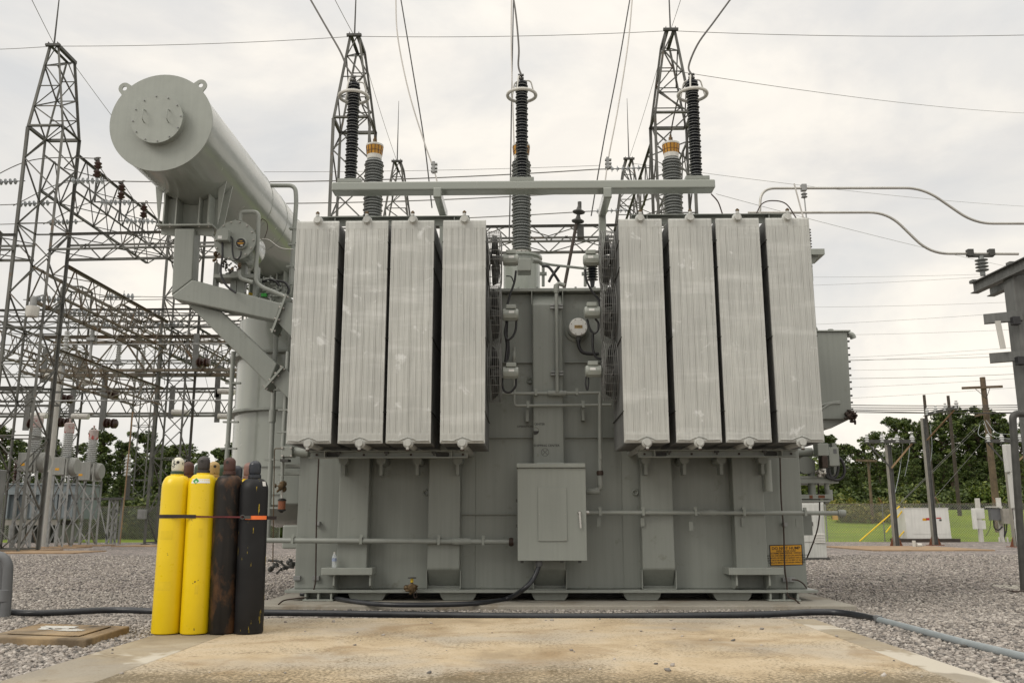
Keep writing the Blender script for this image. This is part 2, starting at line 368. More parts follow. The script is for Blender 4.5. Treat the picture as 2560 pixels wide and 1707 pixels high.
# ------------------------------------------------------------------ world and sun
SUN = V3((-.62, -.50, .62)).normalized()
w = bpy.data.worlds.new('World'); scene.world = w; w.use_nodes = True
nt = w.node_tree; nt.nodes.clear()
out = N(nt, 'ShaderNodeOutputWorld'); sky = N(nt, 'ShaderNodeTexSky', sky_type='NISHITA', sun_disc=False)
sky.sun_elevation = math.asin(SUN.z); sky.sun_rotation = math.atan2(SUN.x, SUN.y)
b1 = N(nt, 'ShaderNodeBackground'); b1.inputs['Strength'].default_value = .09; lk(nt, sky.outputs[0], b1.inputs['Color'])
tc = N(nt, 'ShaderNodeTexCoord'); sp = N(nt, 'ShaderNodeSeparateXYZ'); lk(nt, tc.outputs['Generated'], sp.inputs[0])
# overcast dome: about 2.4 times brighter overhead than at the horizon, with soft cloud lumps
el = ramp(nt, sp.outputs['Z'], [(0,(1.04,.985,.90)),(.16,(.98,.94,.875)),(.33,(.90,.873,.83)),(.55,(.95,.925,.885)),(.85,(1.8,1.73,1.62)),(1,(2.1,2.02,1.9))])
mp = N(nt, 'ShaderNodeMapping'); mp.inputs['Scale'].default_value = (1.2,1.2,2.6); mp.inputs['Location'].default_value = (3.1,.4,1.7); lk(nt, tc.outputs['Generated'], mp.inputs['Vector'])
n1 = noise(nt, mp.outputs[0], 2.3, 8, .55, .35)
n2 = noise(nt, mp.outputs[0], 5.5, 7, .6, .5)
cl = mix(nt, 1., el, ramp(nt, n1, [(.36,(.84,.865,.90)),(.50,(.955,.955,.955)),(.62,(1.14,1.11,1.06))]), 'MULTIPLY')
cl = mix(nt, .4, cl, mix(nt, 1., cl, ramp(nt, n2, [(.40,(.93,.93,.94)),(.58,(1.05,1.045,1.03))]), 'MULTIPLY'))
b2 = N(nt, 'ShaderNodeBackground'); b2.inputs['Strength'].default_value = .99; lk(nt, cl, b2.inputs['Color'])
mx = N(nt, 'ShaderNodeMixShader'); mx.inputs[0].default_value = .95
lk(nt, b1.outputs[0], mx.inputs[1]); lk(nt, b2.outputs[0], mx.inputs[2]); lk(nt, mx.outputs[0], out.inputs['Surface'])
sl = bpy.data.lights.new('sun', 'SUN'); sl.energy = 1.25; sl.angle = math.radians(24); sl.color = (1, .945, .86)
so = bpy.data.objects.new('sun', sl); COL.objects.link(so); so.rotation_euler = SUN.to_track_quat('Z', 'Y').to_euler()
scene.view_settings.view_transform = 'Standard'; scene.view_settings.look = 'None'; scene.view_settings.exposure = 0
scene.render.engine = 'CYCLES'; scene.cycles.use_denoising = True
scene.cycles.max_bounces = 6; scene.cycles.diffuse_bounces = 3; scene.cycles.glossy_bounces = 3; scene.cycles.transparent_max_bounces = 16
# ------------------------------------------------------------------ ground
YE, YP = 9.14, 11.3                                             # far edge of the front slab, near edge of the transformer pad
ZP, ZG = -.07, -.13                                             # pad top, yard gravel
def zg(x, y):
    if y < 9.1: return -.03
    if y < 10.8: return -.03 - .10*(y-9.1)/1.7
    return ZG
def grid(xs, ys, zf):
    b = MB(); nx = len(xs)
    b.v = [(x, y, zf(x, y)) for y in ys for x in xs]
    b.f = [(j*nx+i, j*nx+i+1, (j+1)*nx+i+1, (j+1)*nx+i) for j in range(len(ys)-1) for i in range(nx-1)]
    return b
tag(grid([-90,-40,-20,-10,-5,0,5,10,20,40,90], [-8,0,4,9.1,9.7,10.3,10.8,14,20,30,50.5], zg).build('gravel_ground', MT['gravel']), kind='structure')
def sm(t): t = max(0, min(1, t)); return t*t*(3-2*t)
def zh(x, y):
    r = sm((x+2)/14)
    up = 2.15*r + .5*(1-r)
    return ZG - .002 + up*sm((y-51.2)/32) + .012*max(0, y-85)
tag(grid([-400,-150,-80,-50,-30,-20,-10,-5,0,4,8,12,16,20,25,30,40,60,100,200,400], [50.5]+[51.2+2*i for i in range(18)]+[90,100,120,160,240,500,1500], zh).build('grass_field', MT['grass'], smooth=60), kind='structure')
XL, XJ = PZ(381,1586,0).x, PZ(544,1591,0).x
XR, XK = PZ(2325,1642,0).x, PZ(2150,1612,0).x
tag(MB().bx(XJ+.004, XK-.004, -4, YE, -.2, 0).build('concrete_slab', MT['slab'], bevel=.008), kind='structure')
tag(MB().bx(XL, XJ-.004, -4, YE-.02, -.2, -.003).build('slab_border', MT['band'], bevel=.008), kind='structure')
tag(MB().bx(XK+.004, XR, -4, YE-.02, -.2, -.003).build('slab_border', MT['band'], bevel=.008), kind='structure')
PXL, PXR = PZ(655,1503,ZP).x, PZ(2134,1511,ZP).x
tag(MB().bx(PXL, PXR, YP, 17.6, -.3, ZP).build('transformer_pad', MT['pad'], bevel=.012), kind='structure')
# loose crushed stone lying over the near ground (one mass that nobody could count)
def stones(n_try):
    t = (1+5**.5)/2
    base = np.array([(-1,t,0),(1,t,0),(-1,-t,0),(1,-t,0),(0,-1,t),(0,1,t),(0,-1,-t),(0,1,-t),(t,0,-1),(t,0,1),(-t,0,-1),(-t,0,1)])/1.9
    tri = np.array([(0,11,5),(0,5,1),(0,1,7),(0,7,10),(0,10,11),(1,5,9),(5,11,4),(11,10,2),(10,7,6),(7,1,8),(3,9,4),(3,4,2),(3,2,6),(3,6,8),(3,8,9),(4,9,5),(2,4,11),(6,2,10),(8,6,7),(9,8,1)])
    rng = np.random.default_rng(11)
    n1 = int(n_try*.6)
    y = np.concatenate([5.0 + 9*rng.random(n1)**1.2, 9 + 21*rng.random(n_try-n1)**1.3]); x = (rng.random(n_try)-.5)*2*(.6*y+.25)
    ok = (rng.random(n_try) < .0011) & (x > XL) & (x < XR) & (y < YE) | ~((x > XL-.012) & (x < XR+.012) & (y < YE+.01)) & ~((x > PXL-.02) & (x < PXR+.02) & (y > YP-.02))
    x, y = x[ok], y[ok]; n = len(x)
    z = np.where((x > XL) & (x < XR) & (y < YE), 0., np.where(y < 9.1, -.03, np.where(y < 10.8, -.03-.1*(y-9.1)/1.7, ZG)))
    r = (.007 + .0135*rng.random(n)**1.9)*np.clip(.85+y*.022, 1, 1.6)
    P = base[None] * (1+.75*(rng.random((n,12,1))-.5)) * r[:,None,None] * np.stack([.8+.6*rng.random(n), .8+.6*rng.random(n), .45+.45*rng.random(n)], 1)[:,None]
    a = rng.random(n)*6.283; tl = (rng.random(n)-.5)*1.1
    ca, sa, ct, st = np.cos(a)[:,None], np.sin(a)[:,None], np.cos(tl)[:,None], np.sin(tl)[:,None]
    X = P[...,0]*ct + P[...,2]*st; Z = -P[...,0]*st + P[...,2]*ct; Y = P[...,1]
    X, Y = X*ca - Y*sa, X*sa + Y*ca
    W = np.stack([X+x[:,None], Y+y[:,None], Z+(z+r*(.15+.35*rng.random(n)))[:,None]], -1).reshape(-1,3)
    F = (tri[None]+12*np.arange(n)[:,None,None]).reshape(-1)
    me = bpy.data.meshes.new('gravel'); me.vertices.add(len(W)); me.vertices.foreach_set('co', W.ravel())
    me.loops.add(len(F)); me.loops.foreach_set('vertex_index', F.astype(np.int32))
    me.polygons.add(len(F)//3); me.polygons.foreach_set('loop_start', np.arange(0,len(F),3,dtype=np.int32))
    me.update(calc_edges=True); me.validate(); me.materials.append(MT['stone'])
    o = bpy.data.objects.new('gravel', me); COL.objects.link(o)
    tag(o, 'loose grey crushed stone lying around the concrete slabs', None, None, 'stuff')
stones(230000)
# ------------------------------------------------------------------ trees and brush
def leaf_cloud(rng, centers, radii, per, size, flat=.75):
    n = len(centers)*per
    c = np.repeat(np.array(centers), per, 0); r = np.repeat(np.array(radii), per)
    d = rng.normal(size=(n,3)); d /= np.linalg.norm(d, axis=1)[:,None]
    p = c + d*(r*(.35+.65*rng.random(n)**.5))[:,None]*np.array([1,1,flat])
    a = rng.normal(size=(n,3)); a[:,2] *= .6; a /= np.linalg.norm(a, axis=1)[:,None]
    b = np.cross(a, rng.normal(size=(n,3))); b /= np.linalg.norm(b, axis=1)[:,None]
    s = size*(.6+.8*rng.random(n))[:,None]
    q = np.stack([p-a*s, p+b*s*.55, p+a*s, p-b*s*.55], 1)
    return q.reshape(-1,3)
def quad_mesh(name, W, m):
    me = bpy.data.meshes.new(name); n = len(W)//4
    me.vertices.add(len(W)); me.vertices.foreach_set('co', W.astype(np.float32).ravel())
    me.loops.add(len(W)); me.loops.foreach_set('vertex_index', np.arange(len(W), dtype=np.int32))
    me.polygons.add(n); me.polygons.foreach_set('loop_start', np.arange(0,len(W),4,dtype=np.int32))
    me.update(calc_edges=True); me.materials.append(m); return me
def make_tree(kind, seed, H):
    rng = np.random.default_rng(seed); R = random.Random(seed)
    t = thing('pine_tree' if kind == 'pine' else 'broadleaf_tree', 'x', 'tree', (0,0,0))
    tr = MB(); bend_ = [(R.uniform(-.25,.25)*i, R.uniform(-.25,.25)*i, H*.93*i/5) for i in range(6)]
    tr.tube(bend_, [H*.018*(1-.8*i/5) for i in range(6)], 7)
    cs, rs = [], []
    nb = 46 if kind == 'pine' else 34
    lo = .30 if kind == 'pine' else .16
    for i in range(nb):
        f = lo + (1-lo)*(i+R.random())/nb
        env = (math.sin(PI*min(1,(1-f)/(1-lo)*.85+.12))**.8)*H*(.15 if kind == 'pine' else .22)
        ang = i*2.4+R.uniform(-.5,.5); rad = env*R.uniform(.35,1.25)
        k = min(4.99, f*H/(H*.93)*5); j = int(k); o = V3(bend_[j]).lerp(V3(bend_[min(5,j+1)]), k-j)
        tip = o + V3((math.cos(ang)*rad, math.sin(ang)*rad, R.uniform(.0,.06)*H))
        tr.tube([o - V3((0,0,.04*H)), o.lerp(tip,.5)+V3((0,0,.01*H)), tip], [H*.006, H*.004, H*.002], 5)
        for q in range(3):
            w_ = 1-.3*q
            c = o.lerp(tip, w_) + V3((R.uniform(-.3,.3), R.uniform(-.3,.3), R.uniform(-.2,.35)))*H*.06
            cs.append(c[:]); rs.append(H*R.uniform(.018,.044)*(1 if kind == 'pine' else 1.25))
    cs.append((bend_[5][0], bend_[5][1], H*.97)); rs.append(H*.03)
    tr.build('trunk', MT['bark'], t)
    W = leaf_cloud(rng, cs, rs, 62, .14, .8)
    me = quad_mesh('crown', W, MT['pine'] if kind == 'pine' else MT['leaf'])
    o = bpy.data.objects.new('crown', me); COL.objects.link(o); attach(o, t)
    return t
protos = {}
for kind, k in (('pine',4),('broad',4)):
    protos[kind] = [make_tree(kind, 40+i+(10 if kind == 'pine' else 0), 12.) for i in range(k)]
first = {id(p): True for ps in protos.values() for p in ps}
RT = random.Random(5)
def plant(u, vt, y, kind, label, group):
    if kind == 'broad' and RT.random() < .55: kind = 'pine'; label = label.replace('rounded leafy tree','dark green pine')
    top = PY(u+RT.uniform(-8,8), vt+RT.uniform(-22,14), y); z0 = zh(top.x, y); p = RT.choice(protos[kind])
    t = p if first[id(p)] else copy_tree(p)
    first[id(p)] = False
    s = (top.z-z0)/12.1; t.location = (top.x, y, z0-.1); t.scale = (s*RT.uniform(.95,1.25),)*2+(s,); t.rotation_euler = (0,0,RT.uniform(0,6.28))
    tag(t, label, 'tree', group)
LT = {'pine':'dark green pine in the wood behind the left lattice towers', 'broad':'rounded leafy tree in the wood behind the left lattice towers'}
RTL = {'pine':'dark green pine in the wood beyond the right grass bank', 'broad':'rounded leafy tree in the wood beyond the right grass bank'}
for u, vt, y, k in [(-40,1095,92,'pine'),(15,1078,88,'broad'),(60,1096,96,'pine'),(105,1092,90,'broad'),(150,1108,86,'pine'),(195,1120,95,'broad'),(235,1112,90,'pine'),(272,1088,88,'broad'),(300,1103,97,'pine'),(335,1116,86,'broad'),
                    (372,1098,92,'pine'),(405,1106,88,'broad'),(440,1098,96,'pine'),(475,1112,88,'broad'),(508,1120,92,'pine'),(545,1114,86,'broad'),(580,1118,94,'broad'),(630,1122,90,'pine'),(30,1160,82,'broad'),(130,1170,81,'pine'),
                    (215,1175,82,'broad'),(310,1180,80,'pine'),(400,1178,82,'broad'),(490,1180,80,'pine'),(570,1178,82,'broad'),
                    (80,1225,78,'broad'),(175,1232,77,'broad'),(262,1228,78,'pine'),(352,1230,77,'broad'),(445,1228,78,'broad'),(530,1230,77,'pine')]:
    plant(u, vt, y, k, LT[k], 'trees of the wood behind the left steelwork')
for u, vt, y, k in [(2062,1078,98,'pine'),(2095,1112,100,'broad'),(2130,1100,104,'broad'),(2160,1088,98,'pine'),(2196,1066,96,'broad'),(2232,1052,100,'pine'),(2262,1062,96,'broad'),(2300,1056,98,'broad'),(2335,1046,102,'pine'),(2370,1034,96,'broad'),
                    (2402,1046,98,'broad'),(2430,1028,100,'pine'),(2462,1032,96,'broad'),(2495,1042,98,'pine'),(2530,1046,96,'broad'),(2570,1052,98,'pine'),(2610,1060,96,'broad'),
                    (2080,1150,92,'pine'),(2150,1150,91,'broad'),(2215,1140,92,'pine'),(2285,1135,90,'broad'),(2350,1128,92,'pine'),(2415,1130,90,'broad'),(2480,1120,92,'pine'),(2550,1130,90,'broad'),
                    (2115,1195,88,'broad'),(2185,1200,87,'broad'),(2255,1195,88,'pine'),(2325,1190,87,'broad'),(2395,1195,88,'broad'),(2465,1190,87,'broad'),(2540,1195,88,'broad')]:
    plant(u, vt, y, k, RTL[k], 'trees of the wood beyond the right bank')
for i in range(16):                                             # the same wood goes on behind the transformer
    k = 'pine' if i % 3 else 'broad'; plant(690+86*i, 1085+RT.uniform(-25,30), 92+8*RT.random(), k, 'dark green pine in the wood hidden behind the power transformer' if k == 'pine' else 'rounded leafy tree in the wood hidden behind the power transformer', 'trees of the wood behind the transformer')
for ps in protos.values():                                      # a kind that was never planted is not part of the place
    for p in ps:
        if first[id(p)]:
            for ch in list(p.children): bpy.data.objects.remove(ch)
            bpy.data.objects.remove(p)
def brush(name, pts, per, rad, size, m, label):
    rng = np.random.default_rng(len(pts)); cs, rs = [], []
    for x, y, h in pts:
        for q in range(4): cs.append((x+rng.normal()*.5, y+rng.normal()*.3, zh(x,y)+h*(.15+.75*rng.random()))); rs.append(rad*(.6+.7*rng.random()))
    o = bpy.data.objects.new(name, quad_mesh(name, leaf_cloud(rng, cs, rs, per, size, .8), m)); COL.objects.link(o)
    tag(o, label, None, None, 'stuff')
RB = random.Random(3)
brush('undergrowth', [(PY(RB.uniform(-60,660),1300,74).x, RB.uniform(66,75), RB.uniform(1.2,3.2)) for _ in range(120)], 60, .8, .17, MT['leaf'], 'dark tangled undergrowth below the wood behind the left steelwork')
brush('undergrowth', [(PY(RB.uniform(2050,2640),1250,86).x, RB.uniform(84,87), RB.uniform(.8,2.6)) for _ in range(110)], 60, .8, .17, MT['leaf'], 'dark undergrowth along the foot of the wood on the right bank')
brush('brush', [(PY(RB.uniform(2060,2250),1270,70).x, RB.uniform(66,74), RB.uniform(.5,1.5)) for _ in range(46)], 55, .5, .1, MT['bush'], 'yellow green brush growing behind the right chain link fence')
brush('brush', [(PY(RB.uniform(150,560),1300,62).x, RB.uniform(58,64), RB.uniform(.5,2.)) for _ in range(40)], 55, .5, .1, MT['bush'], 'yellowing brush growing behind the left chain link fence')
# ------------------------------------------------------------------ chain link fences
def chain_mat():
    m, nt, bs = nodes('chain_link_wire'); vec = coords(nt)
    bs.inputs['Base Color'].default_value = (.22,.22,.2,1); bs.inputs['Roughness'].default_value = .5; bs.inputs['Metallic'].default_value = .4
    fs = []
    for r in (PI/4, -PI/4):
        mp = N(nt, 'ShaderNodeMapping'); mp.inputs['Rotation'].default_value = (0, r, 0); lk(nt, vec, mp.inputs['Vector'])
        wv = N(nt, 'ShaderNodeTexWave', wave_type='BANDS', bands_direction='X'); wv.inputs['Scale'].default_value = 3.2; lk(nt, mp.outputs[0], wv.inputs['Vector'])
        fs.append(ramp(nt, wv.outputs['Fac'], [(.86,(0,0,0)),(.92,(1,1,1))]))
    mxx = mix(nt, 1., fs[0], fs[1], 'LIGHTEN'); lk(nt, mxx, bs.inputs['Alpha']); return m
MT['chain'] = chain_mat()
def fence(x0, x1, y, label, barb=True):
    t = thing('chain_link_fence', label, 'fence', ((x0+x1)/2, y, ZG)); H = 2.05
    n = int((x1-x0)/3.05); dx = (x1-x0)/n
    for i in range(n+1):
        x = x0+i*dx; big = i % 5 == 0; b = MB().cyl((x,y,ZG-.1),(x,y,ZG+H+.03), .045 if big else .03, seg=8)
        p = b.build('post', MT['galv'], t, smooth=40)
        if barb and not big: MB().bar((x,y,ZG+H+.03),(x-.1,y+.2,ZG+H+.38), .035, .012).build('barb_arm', MT['rust'], p)
    MB().tube([(x0,y-.04,ZG+H),(x1,y-.04,ZG+H)], .022, 6).build('top_rail', MT['lattice2'], t)
    MB().add([(x0,y-.05,ZG+.02),(x1,y-.05,ZG+.02),(x1,y-.05,ZG+H),(x0,y-.05,ZG+H)], [(0,1,2,3)]).build('chain_mesh', MT['chain'], t)
fence(PY(2065,1300,51).x, PY(2640,1300,51).x, 51., 'rusty railed chain link fence in front of the right grass bank')
fence(PY(-120,1300,56).x, PY(700,1300,56).x, 56., 'chain link fence between the left lattice towers and the wood')

brush('undergrowth', [(PY(RB.uniform(-80,700),1300,60).x, RB.uniform(57.5,63), RB.uniform(1.2,3.4)) for _ in range(190)], 75, .75, .13, MT['leaf'], 'dark brush behind the left chain link fence')

brush('far_wood', [(PY(RB.uniform(2040,2660),1250,110).x, RB.uniform(106,112), RB.uniform(3.5,6.2)) for _ in range(150)], 90, 1.5, .24, MT['leaf'], 'dense dark wood filling the gaps behind the right hand trees')
brush('far_wood', [(PY(RB.uniform(-80,720),1250,104).x, RB.uniform(102,108), RB.uniform(3.5,5.5)) for _ in range(150)], 90, 1.4, .24, MT['leaf'], 'dense dark wood filling the gaps behind the left hand trees')

brush('undergrowth', [(PY(RB.uniform(700,2060),1290,86).x, RB.uniform(82,90), RB.uniform(1.5,5.)) for _ in range(200)], 70, 1.2, .22, MT['leaf'], 'dark undergrowth of the wood behind the power transformer')
# ------------------------------------------------------------------ the transformer
YF, YW, YB, YBK = 10.447, 12.15, 11.93, 16.2                     # radiator fronts, tank wall, stiffener fronts, tank back
XTL, XTR = PY(735,1470,YW).x, PY(2019,1465,YW).x
ZB, ZR = PY(1300,1474,YB).z, PY(1300,722,12.05).z
TF = thing('power_transformer', 'large grey power transformer with finned radiators, bushings and oil conservator on a concrete pad', 'transformer', ((XTL+XTR)/2, 13.6, ZP))
P_, P2 = MT['paint'], MT['paint2']
def U(u, v, y): return PY(u, v, y)
tank = MB().bx(XTL, XTR, YW, YBK, ZB, ZR-.05).build('tank', P_, TF, bevel=.012)
rb = MB().bx(XTL-.1, XTR+.1, 12.02, YBK+.12, ZR-.045, ZR)
for i in range(26): 
    x = XTL+.05+(XTR-XTL-.1)*i/25; rb.cyl((x,12.07,ZR),(x,12.07,ZR+.03),.018,seg=6)
rb.build('rim_flange', MT['duct'], tank, bevel=.006)
MB().bx(XTL+.1, XTR-.1, 12.2, YBK-.1, ZR, ZR+.05).build('cover', P2, tank, bevel=.01)
MB().bx(XTL-.06, XTR+.06, 11.9, YBK+.1, ZB-.035, ZB).build('bottom_flange', P_, TF, bevel=.005)
MB().bx(XTL+.35, XTR-.35, 12.55, YBK-.4, ZP, ZB-.035).build('base_frame', MT['dark'], TF)
for u0, u1 in ((869,965),(1098,1192),(1328,1422),(1558,1654),(1782,1881)):
    x0, x1 = U(u0,1490,12.0).x, U(u1,1490,12.0).x; zt = ZB-.036
    MB().prism([(x0,12.0,zt),(x1,12.0,zt),(x1-.02,12.0,ZP+.045),(x1-.055,12.0,ZP+.003),(x0+.055,12.0,ZP+.003),(x0+.02,12.0,ZP+.045)], (0,.5,0)).build('skid_foot', P_, TF, bevel=.008)
for u0, u1 in ((765,829),(1925,1993)):
    x0, x1 = U(u0,1480,11.95).x, U(u1,1480,11.95).x; b = MB()
    for x in (x0,(x0+x1)/2,x1): b.bx(x-.013,x+.013,11.92,12.3,ZP+.02,ZB-.036)
    b.bx(x0-.03,x1+.03,11.9,12.3,ZP+.002,ZP+.022).bx(x0,x1,12.1,12.13,ZP+.022,ZB-.04)
    b.build('jacking_bracket', P2, TF, bevel=.004)
# vertical box stiffeners, the middle one with a sloped head
zl0, zl1 = U(1300,1422,YB).z, U(1300,1464,YW).z
for i, (u0, u1) in enumerate(((850,925),(1072,1152),(1333,1411),(1599,1679),(1828,1905))):
    x0, x1 = U(u0,1145,YB).x, U(u1,1145,YB).x
    top = [(x0,YW-.002,ZR-.05),(x0,YB,ZR-.05)] if i != 2 else [(x0,YW-.002,U(1370,733,YW).z),(x0,YB,U(1370,761,YB).z)]
    low = [(x0,YB,zl0),(x0,YW-.002,zl1)] if i in (1,2,3) else [(x0,YB,U(900,1436,YB).z),(x0,YW-.002,U(900,1436,YB).z)]
    s_ = MB().prism(top+low, (x1-x0,0,0)).build('box_stiffener', P_, TF, bevel=.018, seg=3)
    if i == 2: MB().prism([(x0-.001,YW,ZR-.05),(x0-.001,YB+.02,ZR-.05),(x0-.001,YB+.005,top[1][2]),(x0-.001,YW,top[0][2])],(-.01,0,0)).prism([(x1+.001,YW,ZR-.05),(x1+.001,YB+.02,ZR-.05),(x1+.001,YB+.005,top[1][2]),(x1+.001,YW,top[0][2])],(.01,0,0)).each('head_rib', P2, s_)
    if i in (1,2,3):
        MB().bx(x0-.012,x0-.002,YB+.02,YW,zl1-.03,zl0-.02).bx(x1+.002,x1+.012,YB+.02,YW,zl1-.03,zl0-.02).bx(x0-.012,x1+.012,YB+.03,YW,zl1-.032,zl1-.02).build('drain_lip', P_, s_)
for side, (u0, u1) in ((1,(803,931)),(-1,(1822,1959))):
    x0, x1 = U(u0,1420,11.8).x, U(u1,1420,11.8).x; za, zb_ = U(900,1419,11.8).z, U(900,1437,11.8).z
    sh = MB().bx(x0,x1,11.8,YW,zb_,za).build('jacking_shelf', P2, TF, bevel=.008)
    b = MB(); k0, k1 = (x0+.22*(x1-x0), x1-.07*(x1-x0))
    if side < 0: k0, k1 = (x0+.14*(x1-x0), x1-.26*(x1-x0))
    for x in (k0,k1): b.prism([(x,11.85,zb_),(x,YW,zb_),(x,YW,ZB+.01),(x,11.98,ZB+.01),(x,11.85,ZB+.06)], (.02,0,0))
    b.each('gusset', P2, sh)
# thin horizontal stiffener bars and weld seams
b = MB()
xa, xb = U(1152,1283,YW).x, U(1333,1283,YW).x
for v in (906,1093):
    z = U(1280,v,YW-.05).z
    b.bx(U(1205,v,YW).x, U(1331,v,YW).x, YW-.055, YW, z-.006, z+.006).bx(U(1412,v,YW).x, U(1600,v,YW).x, YW-.055, YW, z-.006, z+.006)
z = U(1280,1284,YW-.05).z; b.bx(xa, xb, YW-.055, YW, z-.006, z+.006)
b.each('stiffener_bar', P_, TF)
b = MB()
for u in (1189,1556): x = U(u,1300,YW).x; b.cyl((x,YW,ZB),(x,YW,ZR-.06),.006,seg=6)
x = U(931,1300,YW).x; b.cyl((x,YW,ZB),(x,YW,ZR-.06),.005,seg=6)
b.each('weld_seam', P_, tank)
for u, v in ((1324.6,952),(1065,1231),(1588,1230)):
    p = U(u,v,YW); b = MB().tube([p+V3((.034*math.cos(a*PI/8),-.012,.034*math.sin(a*PI/8))) for a in range(16)], .014, 6, closed=True); b.build('lifting_eye', P2, TF, smooth=60)
# --- radiators
RH, RW, RD = 2.741, .52, 1.28
ZRB = CAMZ+.911
def make_radiator(x0):
    b = MB(); nx = 145; xs = [RW*i/(nx-1) for i in range(nx)]
    rows = [(0,.016,0),(.022,.004,0),(.10,.0,0),(.125,.0,1),(RH-.125,.0,1),(RH-.10,.0,0),(RH-.02,.003,0),(RH,.014,0)]
    def dep(x):
        k = (x/RW*7) % 1; d = .006*math.exp(-((k-.5)/.05)**2) if .02 < x < RW-.02 else 0
        k2 = (x/RW*14) % 1; d += .003*math.exp(-((k2-.5)/.08)**2)
        return d + .0008*(1+math.cos(x/RW*2*PI*24))*.5
    vs = [(x0+x, YF+yo+(dep(x) if g else 0), ZRB+z) for z, yo, g in rows for x in xs]
    b.add(vs, [(j*nx+i, j*nx+i+1, (j+1)*nx+i+1, (j+1)*nx+i) for j in range(len(rows)-1) for i in range(nx-1)])
    for s_ in (0, RW): b.bx(x0+s_-.004, x0+s_+.004, YF+.004, YF+.03, ZRB+.004, ZRB+RH-.004)
    r = b.build('radiator', MT['rad'], TF); b = MB()
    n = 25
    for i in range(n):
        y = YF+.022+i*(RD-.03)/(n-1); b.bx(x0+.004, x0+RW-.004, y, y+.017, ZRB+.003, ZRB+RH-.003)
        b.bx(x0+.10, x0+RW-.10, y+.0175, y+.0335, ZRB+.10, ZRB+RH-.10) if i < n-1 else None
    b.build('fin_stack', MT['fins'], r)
    for z, s_ in ((ZRB+RH-.002,1),(ZRB+.002,-1)):
        c = V3((x0+RW/2, 0, z))
        h = MB().tube([c+V3((0,YF-.055,0)), c+V3((0,YF-.048,0)), c+V3((0,YW+.0,0))], [.040,.043,.043], 20)
        h.lathe([(.062,.008),(.057,-.004),(.046,-.009),(.042,-.009)], c+V3((0,YF+.006,0)), (0,1,0), 24)
        h.build('header_pipe', MT['rad'], r, smooth=50)
        q = MB()
        if s_ > 0: q.cyl(c+V3((0,YF-.03,.044)), c+V3((0,YF-.03,.075)), .024, .02, 10); q.build('vent_neck', MT['rad'], r, smooth=50); MB().lathe([(.018,0),(.024,.006),(.024,.022),(.012,.03),(.012,.036),(0,.038)], c+V3((0,YF-.03,.074)), seg=8).build('vent_plug', MT['brass'], r)
        else: q.cyl(c+V3((0,YF-.03,-.044)), c+V3((0,YF-.03,-.075)), .02, .018, 10); q.build('drain_neck', MT['rad'], r, smooth=50); MB().lathe([(.018,0),(.022,-.004),(.022,-.018),(0,-.02)], c+V3((0,YF-.03,-.074)), seg=6).build('drain_plug', MT['copper'], r)
    for dz in (.28,.62,1.48,2.37):
        z = ZRB+RH-dz
        for x in (x0-.004, x0+RW+.004): MB().bx(x-.005, x+.005, YF-.002, YF+RD, z-.005, z+.005).build('tie_bar', MT['dark'], r)
    # pressed lip along the bottom seam
    MB().tube([(x0+.02,YF-.002,ZRB+.035),(x0+.15,YF-.004,ZRB+.03),(x0+.19,YF-.006,ZRB+.05),(x0+.26,YF-.008,ZRB+.075),(x0+.33,YF-.006,ZRB+.05),(x0+.37,YF-.004,ZRB+.03),(x0+RW-.02,YF-.002,ZRB+.035)], .006, 6).build('seam_lip', MT['rad'], r, smooth=60)
    return r
RX = [-2.833,-2.225,-1.659,-1.022,1.134,1.743,2.321,2.930]
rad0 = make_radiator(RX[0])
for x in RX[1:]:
    c = copy_tree(rad0, TF); c.location.x = x-RX[0]
